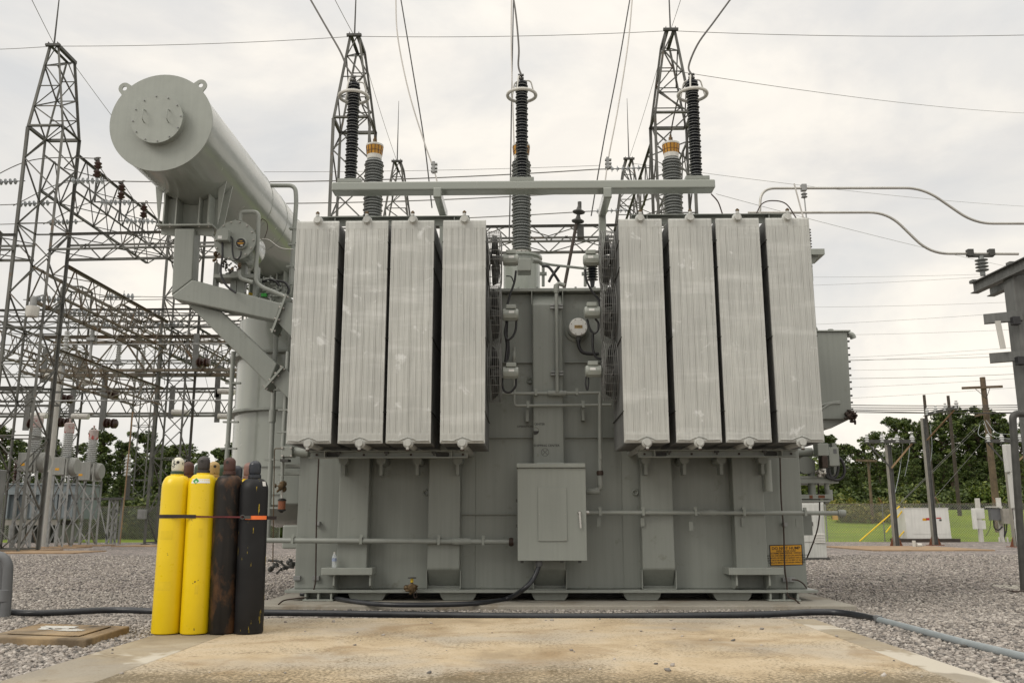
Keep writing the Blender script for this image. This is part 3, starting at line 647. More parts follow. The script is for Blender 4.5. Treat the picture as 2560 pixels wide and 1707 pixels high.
# bank frames: channel below, angle above
for u0, u1, t0, t1 in ((771,1168,800,1173),(1598,1996,1580,1962)):
    x0, x1 = U(u0,1134,10.98).x, U(u1,1134,10.98).x; za, zb_ = U(1280,1125,10.98).z, U(1280,1143,10.98).z
    b = MB().bx(x0,x1,10.98,11.13,za-.008,za).bx(x0,x1,10.98,11.13,zb_,zb_+.008).bx(x0,x1,11.09,11.102,zb_,za)
    for f in (.1,.9): b.bx(x0+f*(x1-x0)-.006, x0+f*(x1-x0)+.006, 10.99, 11.09, zb_+.008, za-.008)
    ch = b.build('radiator_channel', P2, TF)
    b = MB(); k = MB()
    for f in (.04,.34,.64,.97): xx = x0+f*(x1-x0); b.cyl((xx,11.075,(za+zb_)/2),(xx,11.09,(za+zb_)/2),.015,seg=6)
    b.build('bolt', MT['copper'], ch)
    for f in (.19,.49,.79): xx = x0+f*(x1-x0); k.bx(xx-.025,xx+.025,10.97,11.03,za-.035,za-.012).cyl((xx,10.99,za-.06),(xx,10.99,za-.02),.012,seg=6)
    k.each('clamp', MT['dark'], ch, per=2)
    k = MB()
    for f in (.14,.84): xx = x0+f*(x1-x0); k.prism([(xx+dx,11.087,(za+zb_)/2+dz) for dx, dz in ((-.08,-.02),(-.06,-.03),(.06,-.03),(.08,-.02),(.08,.02),(.06,.03),(-.06,.03),(-.08,.02))], (0,-.002,0))
    k.each('slot', MT['dark'], ch)
    x0, x1 = U(t0,545,10.75).x, U(t1,545,10.75).x; za, zb_ = U(1000,540,10.75).z, U(1000,559,10.75).z
    b = MB().bx(x0,x1,10.75,10.9,za-.01,za).bx(x0,x1,10.84,10.85,zb_,za-.01)
    for f in (.1,.9): b.bx(x0+f*(x1-x0)-.005, x0+f*(x1-x0)+.005, 10.76, 10.84, zb_, za-.01)
    b.build('top_tie_angle', P_, TF)
    # valves and short pipes on the tank behind each bank
    b = MB()
    for f in (.11,.37,.62,.9): xx = x0+f*(x1-x0); b.cyl((xx,11.72,ZRB-.11),(xx,YW,ZRB-.11),.06,seg=14).bx(xx-.02,xx+.02,11.75,11.95,ZRB-.30,ZRB-.14)
    b.each('radiator_valve', P_, TF, per=2, smooth=40)
# --- cooling fans on the inner flanks
def fan(x, s, y, z, first):
    R_ = .372; cage = MB(); e = [V3((0,0,0)), V3((0,0,0))]
    def ring(rr, xx, wr=.0036): cage.tube([(x+s*xx, y+rr*math.cos(a*PI/16), z+rr*math.sin(a*PI/16)) for a in range(32)], wr, 4, closed=True)
    for i in range(7): ring(R_, .012+i*.0247, .005 if i in (0,6) else .0024)
    for i in range(4): ring(R_-.05-.07*i, .172, .0024)
    for k in range(20):
        a = k*PI/10+.26; ca, sa = math.cos(a), math.sin(a)
        cage.tube(bend([(x+s*.0, y+R_*ca, z+R_*sa),(x+s*.168, y+R_*ca, z+R_*sa),(x+s*.172, y+.07*ca, z+.07*sa)], .03, 3), .0028, 4)
    f = cage.build('cooling_fan', MT['cage'], TF)
    for k in range(4):
        a = k*PI/2+.4; ca, sa = math.cos(a), math.sin(a); q = []
        for rr, wd, tw in ((.07,.05,.6),(.18,.10,.5),(.32,.12,.35)):
            for sg in (-1,1):
                off = sg*wd; q.append((x+s*(.09+sg*.045*tw/.5), y+rr*ca-off*sa, z+rr*sa+off*ca))
        bl = MB().add(q, [(0,1,3,2),(2,3,5,4)]).build('blade', MT['dark'], f, smooth=60); so_ = bl.modifiers.new('solid','SOLIDIFY'); so_.thickness = .006
    MB().cyl((x+s*.03,y,z),(x+s*.16,y,z),.06,seg=16).build('hub', MT['dark'], f, smooth=40)
    mo = MB().tube([(x+s*.19,y,z),(x+s*.195,y,z),(x+s*.37,y,z),(x+s*.385,y,z),(x+s*.395,y,z)], [.06,.075,.075,.07,.05], 20)
    for k in range(10): 
        a = k*PI/5; mo.bx(x+s*.21, x+s*.36, y+.074*math.cos(a)-.004, y+.074*math.cos(a)+.004, z+.074*math.sin(a)-.004, z+.074*math.sin(a)+.004)
    mo.build('motor', P2, f, smooth=40)
    MB().bx(x+s*.23,x+s*.36,y-.055,y+.055,z+.07,z+.125).build('terminal_box', P2, f, bevel=.008)
    MB().bx(x+s*.265,x+s*.335,y-.0785,y-.076,z+.005,z+.035).build('name_label', MT['whitelabel'], f)
    return f
zs = [U(1253,v,11.15).z for v in (650,787,932)]
f0 = fan(-.498, 1, 11.15, zs[0], True)
for z in zs[1:]: c = copy_tree(f0, TF); c.location.z = z-zs[0]
zs2 = [U(1500,v,11.15).z for v in (650,781,928)]
f1 = fan(1.128, -1, 11.15, zs2[0], True)
for z in zs2[1:]: c = copy_tree(f1, TF); c.location.z = z-zs2[0]
K = MT['black']
def cable(pts, y, r=.014, mt=K, name='cable', n=6):
    return MB().tube(spline([U(u,v,(y if len(q) == 0 else q[0])) for u, v, *q in pts], n), r, 8).build(name, mt, TF, smooth=60)
cable([(1290,677),(1286,705),(1276,735),(1268,762)], 11.25); cable([(1291,800),(1289,825),(1280,843),(1268,848),(1262,832),(1266,808)], 11.2)
cable([(1267,800),(1266,840),(1268,865),(1264,905)], 11.3, .02); cable([(1271,850),(1272,880),(1268,902)], 11.3, .015)
cable([(1290,947),(1289,965),(1276,980),(1262,978),(1256,962),(1256,945)], 11.2)
cable([(1463,673),(1466,700),(1480,728),(1496,748),(1500,765)], 11.3); cable([(1468,798),(1474,820),(1484,833),(1494,826),(1496,808),(1488,797)], 11.2)
cable([(1482,835),(1482,870),(1490,892),(1503,898)], 11.3, .016); cable([(1465,942),(1464,960),(1468,975),(1471,960),(1471,942)], 11.2, .01)
cable([(1446,850),(1447,865),(1456,880),(1475,884),(1497,884)], 11.9, .024); cable([(1398,666),(1380,690),(1372,705)], 12.0, .02)
cable([(1355,665),(1372,668),(1390,692),(1402,712)], 12.1, .02); cable([(1265,690),(1278,692),(1284,705)], 11.6, .008)
# --- conservator tank with its manhole cover
CR_ = .69; d0 = ray(404,308); zc0 = CR_*FPX/126.
cf = CP + d0*zc0; yf, yr = cf.y, cf.y + (zc0/.696-zc0)/CF.y
b = MB().lathe([(CR_-.03,.0),(CR_,.0),(CR_,yr-yf),(CR_-.05,yr-yf)], (cf.x,yf,cf.z), (0,1,0), 72)
cons = b.build('conservator', MT['tankpaint'], TF, smooth=35)
b = MB().lathe([(CR_+.016,.0),(CR_+.016,.022)], (cf.x,yf-.022,cf.z), (0,1,0), 72)
cons_plate = b.build('end_plate', P2, cons, smooth=35)
b = MB().lathe([(CR_+.01,.0),(CR_+.01,.02)], (cf.x,yr,cf.z), (0,1,0), 72).build('end_plate', P2, cons, smooth=35)
for s_ in (-1,1):
    a = math.radians(47 if s_ < 0 else 43); c = V3((cf.x+s_*.745*math.sin(a), yf-.021, cf.z+.745*math.cos(a)))
    b = MB(); n = 14; ro, ri = .085, .032
    dd = V3((s_*math.sin(a),0,math.cos(a))); tt = V3((dd.z,0,-dd.x))
    outer = [c+dd*(ro*math.cos(t))+tt*(ro*math.sin(t)) for t in [(-PI/2+PI*i/n) for i in range(n+1)]] + [c+tt*.11-dd*.14, c-tt*.11-dd*.14]
    inner = [c+dd*(ri*math.cos(t))+tt*(ri*math.sin(t)) for t in [2*PI*i/16 for i in range(16)]]
    vs = []; fs = []
    # plate with a real hole: fan strips between outer outline and the hole
    m_ = 48
    def onout(th):
        dv = dd*math.cos(th)+tt*math.sin(th); best = None
        for i in range(len(outer)):
            p, q = outer[i]-c, outer[(i+1) % len(outer)]-c; e = q-p
            A = np.array([[dv.x,-e.x],[dv.z,-e.z]])
            if abs(np.linalg.det(A)) < 1e-9: continue
            tt_, uu = np.linalg.solve(A, np.array([p.x,p.z]))
            if tt_ > 0 and -1e-6 <= uu <= 1+1e-6: best = tt_ if best is None else max(best, tt_)
        return c+dv*(best or ro)
    for k in range(m_):
        th = 2*PI*k/m_; vs += [onout(th), c+dd*(ri*math.cos(th))+tt*(ri*math.sin(th))]
    vs += [p+V3((0,.02,0)) for p in vs]; M2 = 2*m_
    for k in range(m_):
        j = (k+1) % m_; fs += [(2*k,2*j,2*j+1,2*k+1),(M2+2*k,M2+2*k+1,M2+2*j+1,M2+2*j),(2*k,M2+2*k,M2+2*j,2*j),(2*k+1,2*j+1,M2+2*j+1,M2+2*k+1)]
    b.add(vs, fs).build('lifting_lug', P2, cons)
mh = V3((cf.x-.005, 0, cf.z-.005))
b = MB().lathe([(.335,0),(.335,.12)], (mh.x,yf-.13,mh.z), (0,1,0), 48).lathe([(.352,0),(.352,.022)], (mh.x,yf-.15,mh.z), (0,1,0), 48)
cover = b.build('manhole_cover', P2, cons, smooth=35)
MB().bx(cf.x-.03,cf.x+.03,yf-.02,yf+.1,cf.z+CR_+.0,cf.z+CR_+.04)
b = MB()
for k in range(12):
    a = k*PI/6+.1; p = V3((mh.x+.325*math.cos(a), yf-.15, mh.z+.325*math.sin(a))); b.cyl(p,p-V3((0,.016,0)),.0105,seg=6)
b.build('bolt', MT['galv'], cover)
for dx in (-.165,.165):
    p = V3((mh.x+dx, yf-.15, mh.z+.03)); MB().tube(bend([p+V3((0,0,.09)), p+V3((0,-.07,.07)), p+V3((0,-.07,-.07)), p+V3((0,0,-.09))], .012, 3), .007, 6).build('handle', P2, cover, smooth=60)
b = MB()
for f in (.55,.72): b.tube([(cf.x+CR_*1.001*math.cos(t*PI/20), yf+f*(yr-yf), cf.z+CR_*1.001*math.sin(t*PI/20)) for t in range(40)], .006, 5, closed=True)
b.build('weld_seam', MT['tankpaint'], cons, smooth=60)
# --- saddle, bracket column, arm and brace that carry the conservator
ys = yf+1.22
def bracket(y, full):
    q = lambda u, v: PY(u, v, ys)+V3((0,y-ys,0))
    pl = q(400,571); pr = q(540,569)
    plate = MB().bx(pl.x,pr.x,y-.16,y+.16,pl.z-.012,pl.z+.012)
    for xx in (pl.x+.03,pr.x-.34):
        plate.prism([(xx,y-.02,pl.z-.012),(xx+.31,y-.02,pl.z-.012),(xx+.31,y-.02,pl.z-.14),(xx+(.0 if xx > pl.x+.1 else .0),y-.02,pl.z-.10)], (0,.02,0))
    s_ = plate.build('saddle', P2, TF)
    b = MB(); bs_ = MB()
    # two curved cradle plates and the upright webs between them
    x0, x1 = q(407,540).x, q(553,540).x
    for yy in (y-.13, y+.11):
        top = []
        for i in range(13):
            xx = x0-.06+(x1-x0+.16)*i/12; dx = max(-CR_, min(CR_, xx-cf.x)); top.append((xx,yy,cf.z-math.sqrt(max(0,(CR_+.003)**2-dx*dx))))
        if yy > y: b.prism(top+[(x1-.0,yy,pl.z+.012),(x0+.0,yy,pl.z+.012)], (0,.02,0))
    def top_at(xx): dx = xx-cf.x; return cf.z-math.sqrt((CR_+.003)**2-min(dx*dx,CR_**2*.9))
    for u0, u1 in ((418,448),(505,528)):
        xa_, xb_ = q(u0,540).x, q(u1,540).x
        for xx in (xa_,xb_): b.bx(xx-.01,xx+.01,y-.13,y+.11,pl.z+.012,top_at(xx)+.005)
        b.bx(xa_,xb_,y+.0,y+.012,pl.z+.012,top_at((xa_+xb_)/2)+.01)
    for sgn, xx in ((-1,x0),(1,x1)):
        z_ = top_at(xx+sgn*.0); b.prism([(xx+sgn*.0,y-.13,pl.z+.012),(xx+sgn*.09,y-.13,top_at(xx+sgn*.09)+.02),(xx-sgn*.02,y-.13,top_at(xx-sgn*.02))], (0,.02,0))
    b.build('cradle', P2, s_)
    for xx in (pl.x+.05,pl.x+.2,pr.x-.2,pr.x-.06): bs_.cyl((xx,y-.13,pl.z-.03),(xx,y-.13,pl.z+.03),.014,seg=6)
    bs_.build('bolt', MT['bolt'], s_)
    ct, w2 = q(469.5,578), .148
    elbow_o, elbow_i = q(437,744), q(488,704.5)
    a_t, a_b = q(711,764), q(694,806)
    depth = .26; y0 = y-depth/2
    colx0, colx1 = q(445,578).x, q(494.5,578).x
    MB().prism([(colx0,y0,ct.z),(colx1,y0,ct.z),(elbow_i.x,y0,elbow_i.z),(elbow_o.x,y0,elbow_o.z)], (0,depth,0)).build('bracket_column', P_, TF, bevel=.02, seg=3)
    MB().prism([(elbow_i.x+.001,y0-.001,elbow_i.z),(a_t.x,y0-.001,a_t.z),(a_b.x,y0-.001,a_b.z),(elbow_o.x+.06,y0-.001,elbow_o.z-.06),(elbow_o.x+.001,y0-.001,elbow_o.z)], (0,depth+.002,0)).build('bracket_arm', P_, TF, bevel=.02, seg=3)
    fl = MB(); f1, f2 = q(723,742), q(687,837); fl.bar(f1,f2,.34,.03,up=(1,0,.3))
    fo = fl.build('arm_flange', P2, TF)
    bb = MB(); e = (f2-f1); nrm = V3((-e.z,0,e.x)).normalized()
    for k in (.06,.35,.65,.94):
        for dy in (-.14,.14): p = f1+e*k+V3((0,dy,0)); bb.cyl(p-nrm*.04,p+nrm*.04,.016,seg=6)
    bb.each('bolt', MT['bolt'], fo)
    MB().prism([(a_t.x,y0+.02,a_t.z+.02),(XTL+.01,y0+.02,a_t.z+.0),(XTL+.01,y0+.02,a_t.z-.75),(a_b.x+.02,y0+.02,a_b.z-.02)], (0,depth-.04,0)).build('wall_bracket', P_, TF, bevel=.01)
    if full:
        l0, l1, r0, r1 = q(462,754), q(671,961), q(554,779), q(692,909)
        MB().prism([l0, r0, r1, l1], (0,depth-.06,0)).build('bracket_brace', P_, TF, bevel=.018, seg=3)
        g1, g2 = q(715,921), q(668,975); fb = MB().bar(g1,g2,.34,.03,up=(1,0,-1)).build('brace_flange', P2, TF)
        bb = MB(); e = g2-g1; nrm = V3((-e.z,0,e.x)).normalized()
        for k in (.05,.35,.65,.95):
            for dy in (-.14,.14): p = g1+e*k+V3((0,dy,0)); bb.cyl(p-nrm*.04,p+nrm*.04,.016,seg=6)
        bb.each('bolt', MT['bolt'], fb)
        s0, s1 = q(715,921), q(684,958); MB().prism([s0+V3((0,-.1,0)), s0+V3((.35,-.1,-.33)), s1+V3((.38,-.1,-.36)), s1+V3((0,-.1,0))], (0,depth-.06,0)).build('wall_bracket', P_, TF, bevel=.01)
bracket(ys, True); bracket(ys+4.1, False)
# --- small expansion drum with dial gauge beside the conservator
yd = 12.35; dc = U(589,603,yd); dr = .282
drum = MB().lathe([(.0,-.012),(dr+.012,-.012),(dr+.012,.02),(dr-.015,.021),(dr-.015,.5),(dr-.06,.6),(dr-.16,.68),(0,.71)], dc, (0.06,1,0), 40).build('expansion_drum', MT['tankpaint'], TF, smooth=35)
MB().lathe([(dr+.02,-.04),(dr+.02,-.014)], dc, (0,1,0), 48).build('drum_cover', P2, drum, smooth=35)
b = MB()
for k in range(14):
    a = k*2*PI/14; p = V3((0,-.028,0))+dc+V3(((dr-.005)*math.cos(a),-.012,(dr-.005)*math.sin(a))); b.cyl(p,p-V3((0,.025,0)),.012,seg=6)
b.build('bolt', MT['bolt'], drum)
g = U(602,608,yd-.1); gd = MB().lathe([(.07,.1),(.085,.09),(.085,.0),(.075,-.01),(.07,-.006)], g, (0,1,0), 24).build('dial_gauge', P2, drum, smooth=40)
MB().lathe([(.068,-.008),(0,-.0085)], g, (0,1,0), 24).build('dial_face', MT['ink'], gd)
MB().bx(g.x-.045,g.x+.045,g.y-.0115,g.y-.009,g.z-.006,g.z+.004).bx(g.x-.03,g.x+.03,g.y-.0115,g.y-.009,g.z-.02,g.z-.014).bx(g.x-.02,g.x+.025,g.y-.0115,g.y-.009,g.z+.025,g.z+.031).build('dial_marks', MT['signy'], gd)
MB().bx(g.x+.0,g.x+.035,g.y-.0115,g.y-.009,g.z-.042,g.z-.03).build('dial_label', MT['whitelabel'], gd)
bxp = U(558,589,yd-.15); jb = MB().bx(bxp.x-.085,bxp.x+.085,bxp.y-.05,bxp.y+.12,bxp.z-.085,bxp.z+.085).build('junction_box', P2, drum, bevel=.008)
MB().bx(bxp.x-.06,bxp.x+.0,bxp.y-.0525,bxp.y-.0515,bxp.z-.065,bxp.z-.02).build('label', MT['whitelabel'], jb)
cable([(576,591),(581,598),(581,625),(585,645),(594,648),(601,640),(603,628)], yd-.08, .012)
cable([(556,606),(556,640),(552,680),(560,705),(575,722),(590,732)], yd-.1, .016)
MB().tube(bend([U(588,550,yd-.02),U(588,574,yd-.02)],.01),.012,6).build('handle', P2, drum)
MB().tube(bend([U(600,553,yd+.1),U(601,530,yd+.1),U(647,530,yd+.1),U(646,560,yd+.1),U(639,704,yd+.1),U(655,718,yd+.1),U(714,742,yd+.1)],.12,6), .03, 10).build('vent_pipe', MT['duct'], TF, smooth=60)
MB().tube(bend([U(597,676,yd),U(597,690,yd),U(604,697,yd),U(632,706,yd)],.06),.03,10).build('drain_pipe', MT['duct'], TF, smooth=60)
b = MB()
for u0, u1, v0, v1 in ((538,547,658,722),(580,596,680,735),(598,617,662,735),(638,648,668,735)): b.bx(U(u0,v0,yd+.35).x,U(u1,v0,yd+.35).x,yd+.3,yd+.42,U(u0,v1,yd+.35).z-.3,U(u0,v0,yd+.35).z)
b.bx(U(536,690,yd+.2).x,U(640,690,yd+.2).x,yd+.15,yd+.5,U(536,697,yd+.2).z,U(536,687,yd+.2).z)
b.each('drum_stand', P_, TF, bevel=.006)
def lumps(name, u0, u1, v0, v1, y, n, mt, seed, par=TF, k=1.):         # clustered valve bodies, unions and handles
    R = random.Random(seed); b = MB()
    for i in range(n):
        p = U(R.uniform(u0,u1), R.uniform(v0,v1), y+R.uniform(-.1,.1)); a = V3(R.choice([(1,0,0),(0,1,0),(0,0,1),(.7,0,.7)])); l = k*R.uniform(.03,.09); r = k*R.uniform(.014,.04)
        b.lathe([(r*.6,-l),(r,-l*.8),(r,-l*.2),(r*.65,-l*.15),(r*.65,l*.3),(r*1.15,l*.35),(r*1.15,l*.6),(r*.4,l*.62),(r*.4,l)], p, a, 10)
    return b.build(name, mt, par, smooth=40)
lumps('valve', 533,545,628,655,yd-.05,7,MT['brass'],1,TF,.62); lumps('valve', 555,578,650,680,yd-.05,10,MT['dark'],2,TF,.62); lumps('valve', 580,600,656,678,yd-.05,8,MT['brass'],3,TF,.6)
lumps('pipe_fitting', 655,720,700,735,13.0,22,MT['duct'],4); lumps('pipe_fitting', 560,650,690,700,12.9,10,MT['dark'],5); lumps('pipe_fitting', 640,712,722,745,12.8,14,P_,6)
cable([(655,705),(680,700),(697,712),(700,728)], 12.9, .02); cable([(690,702),(712,706),(722,722),(718,738)], 12.9, .018); cable([(600,700),(640,705),(670,722),(690,735)], 12.8, .012)
b = MB().bx(U(655,735,12.75).x,U(669,735,12.75).x,12.7,12.75,U(655,743,12.75).z,U(655,735,12.75).z).build('tag_plate', MT['green'], TF)
MB().bx(U(645,734,12.8).x,U(672,734,12.8).x,12.76,12.9,U(655,746,12.8).z,U(655,733,12.8).z).build('relay_box', P2, TF, bevel=.006)
lumps('sampling_cock', 629,630,734,738,12.9,1,MT['yellowtag'],9)
yq = yf+1.9
MB().tube(bend([U(677,464,yq),U(738,464,yq),U(741,500,yq),U(727,712,yq)],.16,7), .034, 10).build('breather_pipe', MT['duct'], TF, smooth=60)
b = MB()
for v in (572,612,667): p = U(735-(v-572)*.07,v,yq); b.bx(p.x-.07,p.x+.05,p.y-.04,p.y+.04,p.z-.014,p.z+.014)
b.each('pipe_clamp', P2, TF, per=(2 if len(b.starts) > 3 else 1))
MB().tube(bend([U(655,598,12.9),U(672,599,12.9),U(700,622,12.9),U(733,624,12.9)],.1),.01,6).build('thin_tube', MT['alu'], TF, smooth=60)
MB().tube(spline([U(650,560,12.9),U(655,548,12.9),U(667,556,12.9),U(668,575,12.9),U(661,596,12.9)]),.006,5).build('thin_tube', MT['copper'], TF, smooth=60)
# --- round turret vessel on the left flank
yv = 14.4; vl = U(598,951,yv).x; vr_ = .98; vx = vl+vr_
zv = lambda v: U(690,v,yv-.7).z
b = MB().lathe([(vr_*.25,zv(1318)),(vr_*.62,zv(1295)),(vr_,zv(1262)),(vr_,zv(795)),(vr_*.7,zv(770)),(0,zv(765))], (vx,yv,0), (0,0,1), 64)
vessel = b.build('turret_vessel', MT['tankpaint'], TF, smooth=35)
b = MB()
for v in (888,1028): b.lathe([(vr_-.01,-.018),(vr_+.11,-.018),(vr_+.11,.018),(vr_-.01,.018)], (vx,yv,zv(v)), (0,0,1), 64)
b.each('flange_ring', P_, vessel, smooth=35)
b = MB()
for v in (1168,1236): b.lathe([(vr_-.01,-.008),(vr_+.03,-.008),(vr_+.03,.008),(vr_-.01,.008)], (vx,yv,zv(v)), (0,0,1), 64)
b.each('weld_band', P_, vessel, smooth=35)
MB().bx(vx+.1,XTL+.1,yv-1.15,yv+.9,zv(1262),zv(830)).build('vessel_throat', P_, TF, bevel=.02)
for u0, v0, u1, v1, y, r in ((584,879,566,1165,13.3,.035),(690,836,669,1349,12.9,.036),(720,879,707,1116,12.5,.03)):
    b = MB().cyl(U(u0,v0,y),U(u1,v1,y),r,seg=12)
    for f in (.28,.62,.85): p = U(u0,v0,y).lerp(U(u1,v1,y),f); b.bx(p.x-.09,p.x+.14,y-.03,y+.03,p.z-.012,p.z+.012)
    b.build('conduit_pipe', MT['duct'], TF, smooth=40)
p = U(681,1040,12.9); MB().cyl(p-V3((0,0,.09)),p+V3((0,0,.09)),.052,seg=12).build('conduit_coupling', MT['duct'], TF, smooth=40)
# valve block, desiccant breather
yb = 12.0
MB().bx(U(703,1116,yb).x,U(731,1116,yb).x,yb,yb+.2,U(703,1142,yb).z,U(703,1115,yb).z).build('valve_block', P2, TF, bevel=.01)
MB().cyl(U(728,1129,yb+.1),U(772,1129,yb+.1),.055,.075,20).build('manifold_pipe', P2, TF, smooth=40)
b = MB()
for u, v in ((706,1119),(728,1119),(706,1139),(728,1139)): b.cyl(U(u,v,yb),U(u,v,yb)-V3((0,.02,0)),.016,seg=6)
b.build('bolt', MT['bolt'], TF)
b = MB().cyl(U(707.5,1142,yb+.1),U(705,1205,yb+.1),.022,seg=10); br = b.build('breather_stem', MT['duct'], TF, smooth=40)
MB().bx(U(700,1150,yb).x,U(720,1150,yb).x,yb,yb+.15,U(700,1153,yb).z,U(700,1147,yb).z).build('clamp', MT['dark'], br)
lumps('valve', 702,708,1207,1225,yb+.1,6,MT['brass'],12,br); MB().lathe([(.05,-.008),(.05,.008)], U(704.5,1206,yb+.1), seg=8).build('pipe_flange', MT['duct'], br)
MB().cyl(U(690,1214,yb+.1),U(700,1214,yb+.1),.008,seg=6).lathe([(.03,-.004),(.03,.004)],U(689,1214,yb+.1),(1,0,0),12).build('hand_wheel', MT['brass'], br)
MB().cyl(U(704.5,1225,yb+.1),U(704.5,1250,yb+.1),.014,seg=8).build('neck', MT['offwhite'], br)
sg_ = U(704.5,1262,yb+.1); MB().lathe([(.05,-.06),(.05,.06)], sg_, seg=20).build('silica_jar', MT['silica'], br, smooth=40)
MB().lathe([(.058,.055),(.058,.07),(.04,.085),(.02,.09)], sg_, seg=20).lathe([(.02,-.10),(.03,-.085),(.058,-.07),(.058,-.055)], sg_, seg=20).build('jar_cap', MT['ink'], br, smooth=40)
MB().tube(bend([U(705,1121,yb),U(687,1121,yb),U(686,1128,yb),U(683,1345,yb),U(682,1405,yb)],.05),.007,6).build('thin_tube', MT['brass'], TF, smooth=60)
for v in (1165,1183): MB().bx(U(703-(v>1170)*9,v,yb+.2).x,XTL+.02,yb+.16,yb+.4,U(700,v+3,yb+.2).z,U(700,v-4,yb+.2).z).build('pipe_bracket', P2, TF)
MB().bx(U(708,1340,12.5).x,XTL+.01,12.45,12.9,U(708,1371,12.5).z,U(708,1312,12.5).z).build('lifting_pad', P2, TF, bevel=.02)
MB().tube(bend([U(670,1400,12.9),U(700,1402,12.9),U(712,1416,12.9),U(735,1418,12.9)],.05),.016,8).build('sample_pipe', MT['dark'], TF); lumps('valve', 672,735,1398,1425,12.9,9,MT['dark'],21)
# --- high voltage bushings, oil level domes, turrets
yh = 14.1
def bushing(u, vtop, vb, turret):
    top = U(u,vtop,yh); x = top.x; z0 = U(1300,vb,yh).z; zt = U(1300,402,yh).z+(top.z-U(1300,366,yh).z); b = MB(); pr = [(.115,z0)]
    n = int((zt-z0)/.05)
    for i in range(n):
        z = z0+.02+(zt-z0-.03)*i/n; R_ = .166 if i % 2 == 0 else .152; st = (zt-z0-.03)/n
        pr += [(.112,z),(R_-.012,z+st*.05),(R_,z+st*.14),(R_-.003,z+st*.28),(.114,z+st*.85)]
    pr += [(.12,zt)]
    o = b.lathe(pr, (x,yh,0), seg=32).build('bushing', MT['porcelain'], TF, smooth=50)
    h = top.z-zt
    MB().lathe([(.122,zt),(.125,zt+.075)], (x,yh,0), seg=32).build('dome_base', MT['offwhite'], o, smooth=40)
    am = MB().lathe([(.125,zt+.075),(.142,zt+h-.03)], (x,yh,0), seg=32).build('oil_dome', MT['amber'], o, smooth=40)
    b = MB()
    for k in range(14):
        a = k*2*PI/14; b.bar((x+.1275*math.cos(a),yh+.1275*math.sin(a),zt+.08),(x+.1425*math.cos(a),yh+.1425*math.sin(a),zt+h-.035),.012,.012)
    b.lathe([(.134,zt+.135),(.1365,zt+.135),(.137,zt+.142),(.135,zt+.142)], (x,yh,0), seg=32).build('dome_rib', MT['amberdk'], am)
    MB().lathe([(.148,zt+h-.03),(.148,zt+h),(.12,zt+h+.015),(.05,zt+h+.02),(.045,zt+h+.02)], (x,yh,0), seg=32).build('dome_lid', MT['offwhite'], o, smooth=40)
    MB().lathe([(.05,zt+h+.02),(.05,zt+h+.05),(.035,zt+h+.06),(.035,zt+h+.11),(.02,zt+h+.115),(.02,zt+h+.16)], (x,yh,0), seg=14).build('terminal_stud', MT['clay'] if False else MT['brass'], o, smooth=40)
    MB().lathe([(.15,z0-.1),(.15,z0-.06),(.125,z0-.05),(.125,z0+.005)], (x,yh,0), seg=28).build('bushing_flange', MT['offwhite'], o, smooth=40)
    b = MB()
    for k in range(12):
        a = k*PI/6; b.cyl((x+.138*math.cos(a),yh+.138*math.sin(a),z0-.06),(x+.138*math.cos(a),yh+.138*math.sin(a),z0-.03),.014,seg=6)
    b.build('bolt', MT['copper'], o)
    MB().lathe([(.36,ZR+.05),(.36,ZR+.08),(.3,ZR+.085),(.3,z0-.14),(.34,z0-.135),(.34,z0-.1)], (x,yh,0), seg=40).build('turret', MT['tankpaint'], o, smooth=35)
    return V3((x,yh,zt+h+.16))
bt = [bushing(937,364,629,0), bushing(1303,364,629,0), bushing(1677,360,629,0)]
jb = U(1309,657,11.9); MB().bx(U(1293,657,11.75).x,U(1328,657,11.75).x,11.75,12.0,U(1300,677,11.75).z,U(1300,646,11.75).z).build('junction_box', P2, TF, bevel=.012)
MB().tube(bend([U(1330,655,12),U(1350,657,12.2),U(1378,662,12.3),U(1460,671,12.3)],.05),.02,8).build('conduit_pipe', MT['duct'], TF, smooth=50)
MB().tube(bend([U(1330,650,12),U(1345,652,12.1),U(1360,664,12.2)],.05),.03,8).build('conduit_pipe', MT['duct'], TF, smooth=50)
b = MB()
for u in (1358,1463): b.cyl(U(u,664,12.3),U(u,716,12.3),.022,seg=8).bx(U(u,683,12.3).x-.05,U(u,683,12.3).x+.05,12.27,12.33,U(u,683,12.3).z-.03,U(u,683,12.3).z+.01)
b.each('conduit_post', MT['duct'], TF, per=2)
# --- arrester beam, arms, surge arresters
ya = 11.25
x0, x1 = U(828,470,ya).x, U(1789,463,ya).x; za, zb_ = U(1300,451,ya).z, U(1300,473,ya).z; yb2 = PZ(1300,489,zb_).y
MB().bx(x0,x1,ya,yb2,zb_,za).build('arrester_beam', MT['tankpaint'], TF, bevel=.022, seg=3)
for u in (1093.5,1519):
    p = U(u,479,ya-.03); q = V3((p.x, 12.12, U(1300,534,12.12).z)); w_ = .1
    b = MB().bar(p+V3((0,-.02,-.02)), q, w_, .13).build('beam_arm', MT['tankpaint'], TF, bevel=.01)
    MB().bar(q+V3((0,0,.07)), (q.x,12.12,ZR), w_, .12, up=(0,1,0)).build('beam_post', MT['tankpaint'], TF, bevel=.01)
    MB().bx(p.x-.055,p.x+.055,ya-.03,ya-.012,p.z-.09,p.z+.06).build('beam_lug', P2, TF, bevel=.012)
tops = []
